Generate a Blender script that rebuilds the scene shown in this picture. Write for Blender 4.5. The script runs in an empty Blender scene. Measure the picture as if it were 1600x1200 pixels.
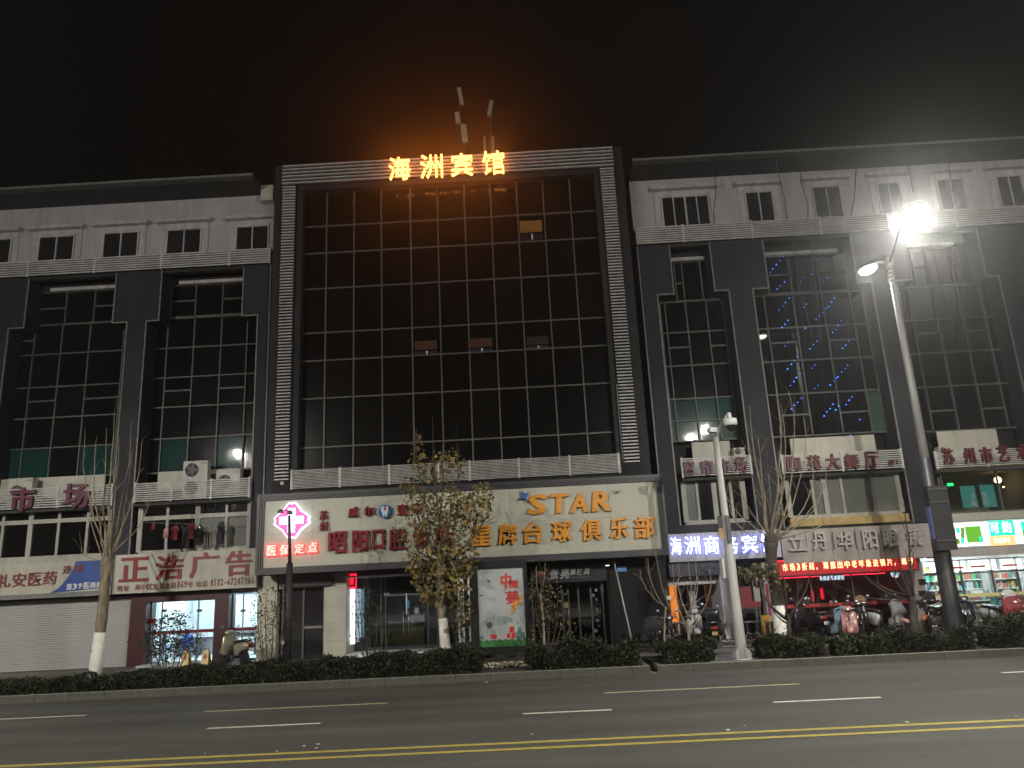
import bpy, bmesh, math, random
import numpy as np
from mathutils import Vector, Matrix

random.seed(7)
rng = np.random.default_rng(7)
scene = bpy.context.scene
COL = scene.collection

# ------------------------------------------------------------------ camera
FPX, CX, CY = 1200.0, 800.0, 600.0            # photograph 1600 x 1200, focal length in its pixels
PITCH, ROLL, YAW = 0.250795, -0.049109, -0.016722
CAMZ = 2.7
def _axes():
    cp, sp = math.cos(PITCH), math.sin(PITCH)
    cr, sr = math.cos(ROLL), math.sin(ROLL)
    cy, sy = math.cos(YAW), math.sin(YAW)
    fwd = Vector((sy*cp, cy*cp, sp)); right = Vector((cy, -sy, 0)); up = right.cross(fwd)
    return cr*right + sr*up, -sr*right + cr*up, fwd
RX, RU, RF = _axes()
cam_data = bpy.data.cameras.new("camera")
cam = bpy.data.objects.new("camera", cam_data); COL.objects.link(cam)
cam.matrix_world = Matrix(((RX.x, RU.x, -RF.x, 0), (RX.y, RU.y, -RF.y, 0), (RX.z, RU.z, -RF.z, CAMZ), (0, 0, 0, 1)))
cam_data.sensor_width = 36; cam_data.lens = 36*FPX/1600
cam_data.clip_start = 0.1; cam_data.clip_end = 2000
scene.camera = cam

# ------------------------------------------------------------------ night sky, exposure
world = bpy.data.worlds.new("World"); scene.world = world; world.use_nodes = True
wn = world.node_tree.nodes; wl = world.node_tree.links
for n in list(wn): wn.remove(n)
w_out = wn.new("ShaderNodeOutputWorld"); w_bg = wn.new("ShaderNodeBackground")
w_tc = wn.new("ShaderNodeTexCoord"); w_sep = wn.new("ShaderNodeSeparateXYZ"); w_ramp = wn.new("ShaderNodeValToRGB")
wl.new(w_tc.outputs["Generated"], w_sep.inputs[0]); wl.new(w_sep.outputs["Z"], w_ramp.inputs[0])
w_ramp.color_ramp.elements[0].position = 0.0; w_ramp.color_ramp.elements[0].color = (0.0095, 0.0072, 0.0058, 1)
w_ramp.color_ramp.elements[1].position = 1.0; w_ramp.color_ramp.elements[1].color = (0.0062, 0.0056, 0.0050, 1)
wl.new(w_ramp.outputs[0], w_bg.inputs["Color"]); w_bg.inputs["Strength"].default_value = 0.30
wl.new(w_bg.outputs[0], w_out.inputs["Surface"])
scene.view_settings.view_transform = 'Standard'; scene.view_settings.look = 'None'
scene.view_settings.exposure = 0.0; scene.view_settings.gamma = 1.0; scene.view_settings.use_curve_mapping = False
scene.render.engine = 'CYCLES'
scene.cycles.use_denoising = True
scene.cycles.max_bounces = 6; scene.cycles.diffuse_bounces = 3; scene.cycles.glossy_bounces = 3
scene.cycles.transmission_bounces = 4; scene.cycles.transparent_max_bounces = 12; scene.cycles.volume_bounces = 0
scene.cycles.sample_clamp_indirect = 4.0
scene.cycles.caustics_reflective = False; scene.cycles.caustics_refractive = False

LAMP_COL = (1.0, 0.97, 0.885)
LAMP_W = 15500.0
ROAD_W = 5000.0
HAZE = 0.0030

# a pixel of the photograph seen on the vertical plane y = Y, or on the horizontal plane z = Z
def ray(px, py): return (px-CX)*RX - (py-CY)*RU + FPX*RF
def P(px, py, Y):
    d = ray(px, py); t = Y/d.y
    return Vector((d.x*t, Y, CAMZ + d.z*t))
def G(px, py, Z=0.0):
    d = ray(px, py); t = (Z-CAMZ)/d.z
    return Vector((d.x*t, d.y*t, Z))
def R4(a, b, c, d, Y):                       # top-left and bottom-right pixel -> x0, x1, z0, z1
    p, q = P(a, b, Y), P(c, d, Y)
    return p.x, q.x, q.z, p.z

# ------------------------------------------------------------------ materials
def nodes(name):
    m = bpy.data.materials.new(name); m.use_nodes = True
    nt = m.node_tree; b = nt.nodes["Principled BSDF"]
    return m, nt, b
def lit(nt, b, **kw):
    for k, v in kw.items():
        b.inputs[k].default_value = v
def mat(name, col, rough=0.6, metal=0.0, var=0.12, scale=3.0, bump=0.0, bscale=40.0, dirt=0.0, island=False, spec=0.5, stretch=(1,1,1)):
    """plain surface: base colour varied by noise, optional streaky dirt, optional fine relief"""
    m, nt, b = nodes(name); N, L = nt.nodes, nt.links
    lit(nt, b, Roughness=rough, Metallic=metal); b.inputs["Specular IOR Level"].default_value = spec
    geo = N.new("ShaderNodeNewGeometry"); mp = N.new("ShaderNodeMapping"); mp.inputs["Scale"].default_value = stretch
    L.new(geo.outputs["Position"], mp.inputs[0])
    nz = N.new("ShaderNodeTexNoise"); nz.inputs["Scale"].default_value = scale; nz.inputs["Detail"].default_value = 6
    L.new(mp.outputs[0], nz.inputs["Vector"])
    r = N.new("ShaderNodeValToRGB")
    lo = [max(0, c*(1-var)) for c in col]; hi = [min(1, c*(1+var)) for c in col]
    r.color_ramp.elements[0].position = 0.3; r.color_ramp.elements[0].color = (*lo, 1)
    r.color_ramp.elements[1].position = 0.7; r.color_ramp.elements[1].color = (*hi, 1)
    L.new(nz.outputs["Fac"], r.inputs[0]); out = r.outputs[0]
    if island:
        mx = N.new("ShaderNodeMix"); mx.data_type = 'RGBA'; mx.blend_type = 'MULTIPLY'; mx.inputs["Factor"].default_value = 1
        r2 = N.new("ShaderNodeValToRGB"); r2.color_ramp.elements[0].color = (0.45, 0.5, 0.45, 1); r2.color_ramp.elements[1].color = (1.35, 1.25, 1.1, 1)
        L.new(geo.outputs["Random Per Island"], r2.inputs[0]); L.new(out, mx.inputs["A"]); L.new(r2.outputs[0], mx.inputs["B"]); out = mx.outputs["Result"]
    if dirt:
        mp2 = N.new("ShaderNodeMapping"); mp2.inputs["Scale"].default_value = (2.2, 2.2, 0.22); L.new(geo.outputs["Position"], mp2.inputs[0])
        n2 = N.new("ShaderNodeTexNoise"); n2.inputs["Scale"].default_value = 1.6; n2.inputs["Detail"].default_value = 8; n2.inputs["Roughness"].default_value = 0.7
        L.new(mp2.outputs[0], n2.inputs["Vector"])
        r3 = N.new("ShaderNodeValToRGB"); r3.color_ramp.elements[0].position = 0.44; r3.color_ramp.elements[1].position = 0.74
        r3.color_ramp.elements[0].color = (0, 0, 0, 1); r3.color_ramp.elements[1].color = (1, 1, 1, 1)
        L.new(n2.outputs["Fac"], r3.inputs[0])
        ml = N.new("ShaderNodeMath"); ml.operation = 'MULTIPLY'; ml.inputs[1].default_value = dirt; L.new(r3.outputs[0], ml.inputs[0])
        mx = N.new("ShaderNodeMix"); mx.data_type = 'RGBA'; L.new(ml.outputs[0], mx.inputs["Factor"])
        L.new(out, mx.inputs["A"]); mx.inputs["B"].default_value = (col[0]*0.35, col[1]*0.32, col[2]*0.26, 1); out = mx.outputs["Result"]
    L.new(out, b.inputs["Base Color"])
    if bump:
        n3 = N.new("ShaderNodeTexNoise"); n3.inputs["Scale"].default_value = bscale; n3.inputs["Detail"].default_value = 5
        L.new(geo.outputs["Position"], n3.inputs["Vector"])
        bp = N.new("ShaderNodeBump"); bp.inputs["Strength"].default_value = bump; bp.inputs["Distance"].default_value = 0.02
        L.new(n3.outputs["Fac"], bp.inputs["Height"]); L.new(bp.outputs[0], b.inputs["Normal"])
    return m
def glow(name, col, strength, base=None):
    m, nt, b = nodes(name); N, L = nt.nodes, nt.links
    b.inputs["Base Color"].default_value = (*(base or col), 1)
    b.inputs["Emission Color"].default_value = (*col, 1); b.inputs["Emission Strength"].default_value = strength
    b.inputs["Roughness"].default_value = 0.5
    return m
def clear_glass(name, tint=(0.9, 0.95, 0.95), refl=0.10):
    m, nt, b = nodes(name); N, L = nt.nodes, nt.links; N.remove(b)
    o = N["Material Output"]; t = N.new("ShaderNodeBsdfTransparent"); g = N.new("ShaderNodeBsdfGlossy"); mx = N.new("ShaderNodeMixShader")
    t.inputs[0].default_value = (*tint, 1); g.inputs["Roughness"].default_value = 0.03; g.inputs["Color"].default_value = (0.9, 0.9, 0.9, 1)
    fr = N.new("ShaderNodeFresnel"); fr.inputs[0].default_value = 1.5
    ad = N.new("ShaderNodeMath"); ad.operation = 'MAXIMUM'; ad.inputs[1].default_value = refl; L.new(fr.outputs[0], ad.inputs[0])
    L.new(ad.outputs[0], mx.inputs[0]); L.new(t.outputs[0], mx.inputs[1]); L.new(g.outputs[0], mx.inputs[2]); L.new(mx.outputs[0], o.inputs[0])
    return m
def dark_glass(name, col, rough=0.08, waves=0.004, var=0.5, spec=0.5):
    """tinted pane with an unlit room behind: dark, mirror-like, slightly wavy; a little different from pane to pane"""
    m, nt, b = nodes(name); N, L = nt.nodes, nt.links
    oi = N.new("ShaderNodeObjectInfo"); geo = N.new("ShaderNodeNewGeometry")
    r = N.new("ShaderNodeValToRGB"); r.color_ramp.elements[0].color = (*[c*(1-var) for c in col], 1); r.color_ramp.elements[1].color = (*[c*(1+var) for c in col], 1)
    nz = N.new("ShaderNodeTexNoise"); nz.inputs["Scale"].default_value = 0.8; nz.inputs["Detail"].default_value = 4
    mp = N.new("ShaderNodeMapping"); mp.inputs["Scale"].default_value = (2.5, 1, 0.25); L.new(geo.outputs["Position"], mp.inputs[0]); L.new(mp.outputs[0], nz.inputs["Vector"])
    ad = N.new("ShaderNodeMath"); ad.operation = 'ADD'; L.new(oi.outputs["Random"], ad.inputs[0]); L.new(nz.outputs["Fac"], ad.inputs[1])
    ml = N.new("ShaderNodeMath"); ml.operation = 'MULTIPLY'; ml.inputs[1].default_value = 0.55; L.new(ad.outputs[0], ml.inputs[0])
    L.new(ml.outputs[0], r.inputs[0]); L.new(r.outputs[0], b.inputs["Base Color"])
    b.inputs["Roughness"].default_value = rough; b.inputs["Specular IOR Level"].default_value = spec
    n2 = N.new("ShaderNodeTexNoise"); n2.inputs["Scale"].default_value = 1.3; L.new(geo.outputs["Position"], n2.inputs["Vector"])
    bp = N.new("ShaderNodeBump"); bp.inputs["Strength"].default_value = 0.5; bp.inputs["Distance"].default_value = waves
    L.new(n2.outputs["Fac"], bp.inputs["Height"]); L.new(bp.outputs[0], b.inputs["Normal"])
    return m

M = dict(
    dark = mat("dark_cladding", (0.024, 0.024, 0.029), 0.65, spec=0.25, var=0.25, scale=0.7, bump=0.15, bscale=60, dirt=0.25),
    darker = mat("black_cladding", (0.007, 0.007, 0.008), 0.6, spec=0.2, var=0.3, scale=1.0, bump=0.1),
    trim = mat("pale_metal_trim", (0.17, 0.167, 0.16), 0.5, var=0.2, scale=5),
    mull = mat("aluminium_mullion", (0.070, 0.070, 0.068), 0.5, metal=0.0, var=0.25, scale=2),
    hmull = mat("champagne_mullion", (0.075, 0.070, 0.065), 0.5, var=0.2, scale=2),
    slat = mat("grey_louvre_paint", (0.46, 0.44, 0.43), 0.5, var=0.2, scale=3),
    wslat = mat("white_rail_paint", (0.46, 0.45, 0.42), 0.5, var=0.25, scale=4, dirt=0.3),
    white = mat("white_render", (0.415, 0.40, 0.435), 0.85, var=0.08, scale=1.2, bump=0.2, bscale=90, dirt=0.45),
    cream = mat("cream_wall_tile", (0.44, 0.42, 0.34), 0.6, var=0.1, scale=1.5, dirt=0.35),
    hood = mat("window_hood_plaster", (0.46, 0.445, 0.455), 0.8, var=0.15, scale=4, dirt=0.6),
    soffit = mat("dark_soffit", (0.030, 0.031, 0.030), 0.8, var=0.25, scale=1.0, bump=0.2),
    sign = mat("cream_sign_panel", (0.41, 0.405, 0.325), 0.5, var=0.06, scale=0.8, dirt=0.12),
    frame = mat("charcoal_sign_frame", (0.034, 0.033, 0.036), 0.45, var=0.2, scale=2),
    boardw = mat("aged_white_board", (0.41, 0.39, 0.325), 0.55, var=0.1, scale=1.0, dirt=0.4),
    blue = mat("blue_board", (0.02, 0.06, 0.26), 0.5, var=0.15),
    red = mat("dark_red_letter", (0.17, 0.006, 0.012), 0.5, spec=0.25, var=0.2, scale=6),
    redflat = mat("red_letter_print", (0.17, 0.008, 0.010), 0.5, var=0.15, scale=6),
    brown = mat("brown_letter_print", (0.16, 0.035, 0.03), 0.5, var=0.2),
    orange = mat("amber_letter", (0.62, 0.25, 0.015), 0.4, var=0.12, scale=5),
    magenta = mat("magenta_letter", (0.085, 0.004, 0.030), 0.5, var=0.3, scale=3),
    maroon = mat("maroon_letter", (0.085, 0.005, 0.012), 0.5, var=0.3, scale=3),
    black = mat("black_plastic", (0.012, 0.012, 0.013), 0.35, var=0.2),
    rubber = mat("tyre_rubber", (0.014, 0.014, 0.014), 0.8, var=0.2, bump=0.3),
    steel = mat("brushed_steel", (0.55, 0.55, 0.56), 0.3, metal=0.9, var=0.1),
    grey = mat("grey_stucco_panel", (0.34, 0.31, 0.29), 0.75, var=0.08, scale=2, bump=0.2, dirt=0.3),
    greyl = mat("grey_channel_letter", (0.40, 0.37, 0.34), 0.6, var=0.1),
    lpanel = mat("lilac_grey_panel", (0.42, 0.41, 0.44), 0.6, var=0.08, dirt=0.25),
    shutter = mat("roller_shutter_paint", (0.36, 0.35, 0.335), 0.5, var=0.06, scale=1, dirt=0.12),
    ac = mat("ac_casing", (0.40, 0.39, 0.34), 0.5, var=0.1, dirt=0.3),
    pole = mat("galvanised_pole", (0.36, 0.355, 0.335), 0.5, var=0.12, scale=6, stretch=(1,1,0.15)),
    dpole = mat("dark_lamp_base", (0.020, 0.019, 0.022), 0.5, var=0.2),
    bark = mat("plane_tree_bark", (0.20, 0.17, 0.11), 0.9, var=0.45, scale=9, bump=0.6, bscale=30, stretch=(1,1,0.3)),
    twig = mat("pale_twig", (0.24, 0.20, 0.14), 0.85, var=0.3, scale=8),
    dbark = mat("dark_bark", (0.055, 0.042, 0.032), 0.9, var=0.4, scale=9, bump=0.6, bscale=30),
    lime = mat("limewash", (0.70, 0.69, 0.62), 0.9, var=0.1, scale=7, bump=0.4, bscale=30, dirt=0.25),
    hedge = mat("hedge_leaf", (0.017, 0.021, 0.008), 0.55, spec=0.3, var=0.4, scale=1.5, island=True),
    shrub = mat("shrub_leaf", (0.026, 0.036, 0.014), 0.5, spec=0.3, var=0.4, scale=2, island=True),
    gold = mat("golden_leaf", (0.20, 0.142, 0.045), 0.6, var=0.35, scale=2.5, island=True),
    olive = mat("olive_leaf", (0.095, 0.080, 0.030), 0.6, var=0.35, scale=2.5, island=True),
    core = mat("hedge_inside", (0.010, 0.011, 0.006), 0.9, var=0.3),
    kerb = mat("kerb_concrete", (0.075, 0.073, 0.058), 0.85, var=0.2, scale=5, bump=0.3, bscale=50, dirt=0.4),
    soil = mat("planter_soil", (0.035, 0.028, 0.02), 0.95, var=0.4, scale=6, bump=0.6, bscale=25),
    pebble = mat("pale_pebble", (0.50, 0.46, 0.36), 0.8, var=0.2, scale=5, island=True),
    yline = mat("yellow_road_paint", (0.37, 0.295, 0.060), 0.7, var=0.2, scale=7, dirt=0.35),
    wline = mat("white_road_paint", (0.58, 0.55, 0.47), 0.7, var=0.2, scale=7, dirt=0.35),
    room = mat("white_room_wall", (0.70, 0.72, 0.73), 0.8, var=0.05),
    roomd = mat("dim_room_wall", (0.10, 0.10, 0.10), 0.8, var=0.2),
    cycle = mat("worn_pale_yellow_paint", (0.47, 0.42, 0.25), 0.7, var=0.2, scale=7, dirt=0.4),
    kerbtop = mat("painted_lit_kerb_top", (0.24, 0.235, 0.19), 0.85, var=0.2, scale=5, bump=0.2, dirt=0.4),  # paler than the kerb body to paint light falling on its top
    red_fill = glow("red_fill_glow", (1.0, 0.01, 0.035), 30.0),
    clinic = glow("clinic_fill_glow", (0.9, 0.95, 1.0), 60.0),
    yfilm = mat("pale_yellow_film", (0.66, 0.58, 0.26), 0.5, var=0.1),
    wood = mat("honey_wood", (0.26, 0.20, 0.075), 0.5, var=0.2, scale=3, stretch=(0.3, 1, 3)),
    maroonp = mat("maroon_pillar", (0.050, 0.010, 0.012), 0.35, var=0.3),
    bplastic = mat("blue_plastic", (0.03, 0.14, 0.55), 0.4, var=0.1),
    yplastic = mat("yellow_plastic", (0.42, 0.24, 0.02), 0.4, var=0.1),
    skyblue = mat("blue_plate", (0.03, 0.22, 0.55), 0.4, var=0.1),
    teal = mat("teal_screen_print", (0.03, 0.30, 0.28), 0.5, var=0.15),
    poster = mat("poster_paper", (0.36, 0.375, 0.37), 0.4, var=0.10, scale=1.3),
    wash = mat("ink_wash_print", (0.25, 0.29, 0.29), 0.5, var=0.15, scale=3),
    pgreen = mat("poster_green", (0.03, 0.14, 0.035), 0.5, var=0.3, scale=9),
    pred = mat("poster_red", (0.50, 0.03, 0.02), 0.5, var=0.2, scale=9),
    porange = mat("poster_orange", (0.62, 0.24, 0.03), 0.5, var=0.3, scale=9),
    pteal = mat("poster_teal", (0.07, 0.16, 0.14), 0.5, var=0.3, scale=9),
    ink = mat("poster_ink", (0.06, 0.065, 0.06), 0.5, var=0.3, scale=9),
    hmulldark = mat("dark_door_frame", (0.09, 0.085, 0.08), 0.4, var=0.2),
    paleframe = mat("pale_window_frame", (0.34, 0.33, 0.28), 0.55, var=0.12, dirt=0.3),
    ochre = mat("rust_stained_sill", (0.42, 0.30, 0.12), 0.7, var=0.25, scale=2.0, dirt=0.3),
    brick = None,
    gl_h = dark_glass("hotel_tinted_glass", (0.0045, 0.0040, 0.0035), 0.14, waves=0.008),
    gl_w = dark_glass("wing_tinted_glass", (0.006, 0.006, 0.006), 0.035),
    gl_t = dark_glass("teal_film_glass", (0.012, 0.045, 0.042), 0.03, var=0.35),
    gl_g = dark_glass("pale_green_glass", (0.035, 0.068, 0.050), 0.03, var=0.35),
    gl_c = dark_glass("curtained_glass", (0.16, 0.165, 0.15), 0.12, var=0.2),
    gl_s = dark_glass("small_window_glass", (0.020, 0.019, 0.020), 0.08),
    glass = clear_glass("shop_glass"),
    glassd = clear_glass("smoked_shop_glass", (0.55, 0.58, 0.58), 0.10),
    white_led = glow("white_led", (0.80, 0.86, 1.0), 3.5),
    blue_led = glow("blue_halo_led", (0.10, 0.12, 1.0), 3.0),
    amber_led = glow("amber_neon_letter", (1.0, 0.36, 0.085), 5.5),
    red_led = glow("red_led", (1.0, 0.008, 0.030), 3.0),
    red_led_hot = glow("red_led_letter", (1.0, 0.25, 0.20), 3.2),
    lamp = glow("lamp_diffuser", (1.0, 0.97, 0.88), 50.0),
    tube = glow("ceiling_tube", (0.72, 0.92, 1.0), 85.0),
    shoptube = glow("shop_ceiling_panel", (0.92, 1.0, 0.97), 55.0),
    warm = glow("warm_bulb", (1.0, 0.72, 0.32), 9.0),
    orange_glow = glow("orange_wall_glow", (1.0, 0.28, 0.05), 0.9),
    pink_led = glow("pink_lit_acrylic", (1.0, 0.10, 0.36), 1.1),
    cross_led = glow("white_lit_acrylic", (0.86, 0.82, 1.0), 3.0),
    lbox = glow("lightbox_white", (0.92, 1.0, 0.96), 1.25),
    lgreen = glow("lightbox_green", (0.12, 0.42, 0.02), 0.55),
    ldgreen = glow("lightbox_dark_green", (0.16, 0.30, 0.03), 0.5),
    lteal = glow("lightbox_teal", (0.02, 0.75, 0.50), 0.8),
    lorange = glow("lightbox_orange", (1.0, 0.50, 0.22), 1.0),
    exit = glow("green_exit_light", (0.02, 1.0, 0.22), 2.5),
    fairy = glow("blue_fairy_bulb", (0.04, 0.22, 1.0), 3.5),
    paper = mat("white_paper_print", (0.62, 0.63, 0.62), 0.6, var=0.12),
    cream_scooter = mat("pink_scooter_paint", (0.38, 0.19, 0.165), 0.3, var=0.05),
    silver = mat("champagne_scooter_paint", (0.42, 0.38, 0.28), 0.25, metal=0.4, var=0.06),
    bluecloth = mat("blue_grey_cover", (0.13, 0.21, 0.27), 0.8, var=0.2),
    redcloth = mat("red_cover", (0.15, 0.008, 0.012), 0.7, var=0.2),
    darkcloth = mat("dark_quilt", (0.020, 0.017, 0.022), 0.8, var=0.3),
    whitecloth = mat("white_cover", (0.36, 0.36, 0.35), 0.8, var=0.15),
    tancloth = mat("tan_bag", (0.22, 0.14, 0.08), 0.8, var=0.2),
    wpaint = mat("white_scooter_paint", (0.38, 0.38, 0.37), 0.3, var=0.05),
    rpaint = mat("red_scooter_paint", (0.30, 0.02, 0.02), 0.3, var=0.05),
    opaint = mat("orange_fender_paint", (0.42, 0.12, 0.03), 0.35, var=0.08),
    bpaint = mat("black_scooter_paint", (0.016, 0.016, 0.018), 0.25, var=0.1),
    greencloth = mat("olive_cloth", (0.17, 0.16, 0.09), 0.8, var=0.2),
    greycloth = mat("grey_cloth", (0.16, 0.165, 0.18), 0.8, var=0.2),
    navy = mat("navy_fascia", (0.010, 0.010, 0.035), 0.4, var=0.2),
    banner = mat("magenta_banner", (0.30, 0.010, 0.10), 0.6, var=0.1),
    lens = mat("camera_dome_plastic", (0.01, 0.01, 0.01), 0.12, var=0.1),
    carpet = mat("red_carpet", (0.22, 0.03, 0.03), 0.9, var=0.2, scale=5),
)

# asphalt: dark, fine aggregate, long worn streaks along the road, patches
def asphalt():
    m, nt, b = nodes("asphalt"); N, L = nt.nodes, nt.links
    geo = N.new("ShaderNodeNewGeometry")
    def noise(sc, st, det=6, ro=0.6):
        mp = N.new("ShaderNodeMapping"); mp.inputs["Scale"].default_value = st; L.new(geo.outputs["Position"], mp.inputs[0])
        n = N.new("ShaderNodeTexNoise"); n.inputs["Scale"].default_value = sc; n.inputs["Detail"].default_value = det; n.inputs["Roughness"].default_value = ro
        L.new(mp.outputs[0], n.inputs["Vector"]); return n.outputs["Fac"]
    r = N.new("ShaderNodeValToRGB"); r.color_ramp.elements[0].position = 0.36; r.color_ramp.elements[0].color = (0.034, 0.034, 0.029, 1)
    r.color_ramp.elements[1].position = 0.68; r.color_ramp.elements[1].color = (0.094, 0.091, 0.078, 1)
    mx = N.new("ShaderNodeMath"); mx.operation = 'MULTIPLY_ADD'; mx.inputs[1].default_value = 0.5
    L.new(noise(0.8, (0.10, 1.2, 1)), mx.inputs[0])
    m2 = N.new("ShaderNodeMath"); m2.operation = 'MULTIPLY_ADD'; m2.inputs[1].default_value = 0.35; L.new(noise(120, (1, 1, 1), 3), m2.inputs[0])
    m3 = N.new("ShaderNodeMath"); m3.operation = 'MULTIPLY'; m3.inputs[1].default_value = 0.2; L.new(noise(0.35, (1, 1, 1)), m3.inputs[0])
    L.new(m3.outputs[0], m2.inputs[2]); L.new(m2.outputs[0], mx.inputs[2]); L.new(mx.outputs[0], r.inputs[0]); L.new(r.outputs[0], b.inputs["Base Color"])
    b.inputs["Roughness"].default_value = 0.75; b.inputs["Specular IOR Level"].default_value = 0.35
    bp = N.new("ShaderNodeBump"); bp.inputs["Strength"].default_value = 0.5; bp.inputs["Distance"].default_value = 0.006
    L.new(noise(160, (1, 1, 1), 2), bp.inputs["Height"]); L.new(bp.outputs[0], b.inputs["Normal"])
    return m
def brickwork(name, c1, c2, mortar, sc=4.5):
    m, nt, b = nodes(name); N, L = nt.nodes, nt.links
    geo = N.new("ShaderNodeNewGeometry"); br = N.new("ShaderNodeTexBrick"); L.new(geo.outputs["Position"], br.inputs["Vector"])
    br.inputs["Scale"].default_value = sc; br.inputs["Color1"].default_value = (*c1, 1); br.inputs["Color2"].default_value = (*c2, 1); br.inputs["Mortar"].default_value = (*mortar, 1)
    br.inputs["Mortar Size"].default_value = 0.02
    nz = N.new("ShaderNodeTexNoise"); nz.inputs["Scale"].default_value = 1.2; nz.inputs["Detail"].default_value = 7; L.new(geo.outputs["Position"], nz.inputs["Vector"])
    r = N.new("ShaderNodeValToRGB"); r.color_ramp.elements[0].position = 0.3; r.color_ramp.elements[0].color = (0.6, 0.6, 0.6, 1); r.color_ramp.elements[1].position = 0.7; r.color_ramp.elements[1].color = (1.2, 1.2, 1.2, 1)
    L.new(nz.outputs["Fac"], r.inputs[0])
    mx = N.new("ShaderNodeMix"); mx.data_type = 'RGBA'; mx.blend_type = 'MULTIPLY'; mx.inputs["Factor"].default_value = 1
    L.new(br.outputs["Color"], mx.inputs["A"]); L.new(r.outputs[0], mx.inputs["B"]); L.new(mx.outputs["Result"], b.inputs["Base Color"])
    b.inputs["Roughness"].default_value = 0.85
    return m
M["asphalt"] = asphalt()
M["brick"] = brickwork("red_brick_paving", (0.16, 0.075, 0.05), (0.12, 0.065, 0.05), (0.07, 0.06, 0.05))
M["paving"] = brickwork("grey_paving", (0.17, 0.16, 0.14), (0.14, 0.135, 0.12), (0.07, 0.065, 0.06), 2.2)

# ------------------------------------------------------------------ building helpers
ORG = {}
def org_of(o):
    while o is not None:
        if o.name in ORG: return ORG[o.name]
        o = o.parent
    return Vector((0, 0, 0))
def tag(o, label=None, cat=None, group=None, kind=None):
    if label: o["label"] = label
    if cat: o["category"] = cat
    if group: o["group"] = group
    if kind: o["kind"] = kind
    return o
def thing(name, label, cat, loc=(0, 0, 0), group=None):
    o = bpy.data.objects.new(name, None); COL.objects.link(o); o.location = loc; o.empty_display_size = 0.2
    ORG[o.name] = Vector(loc); return tag(o, label, cat, group)
def part(name, parent):
    o = bpy.data.objects.new(name, None); COL.objects.link(o); o.parent = parent; o.empty_display_size = 0.1; return o
def copy_tree(o, parent=None):
    c = o.copy(); COL.objects.link(c); c.parent = parent
    for ch in list(o.children): copy_tree(ch, c)
    return c

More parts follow.
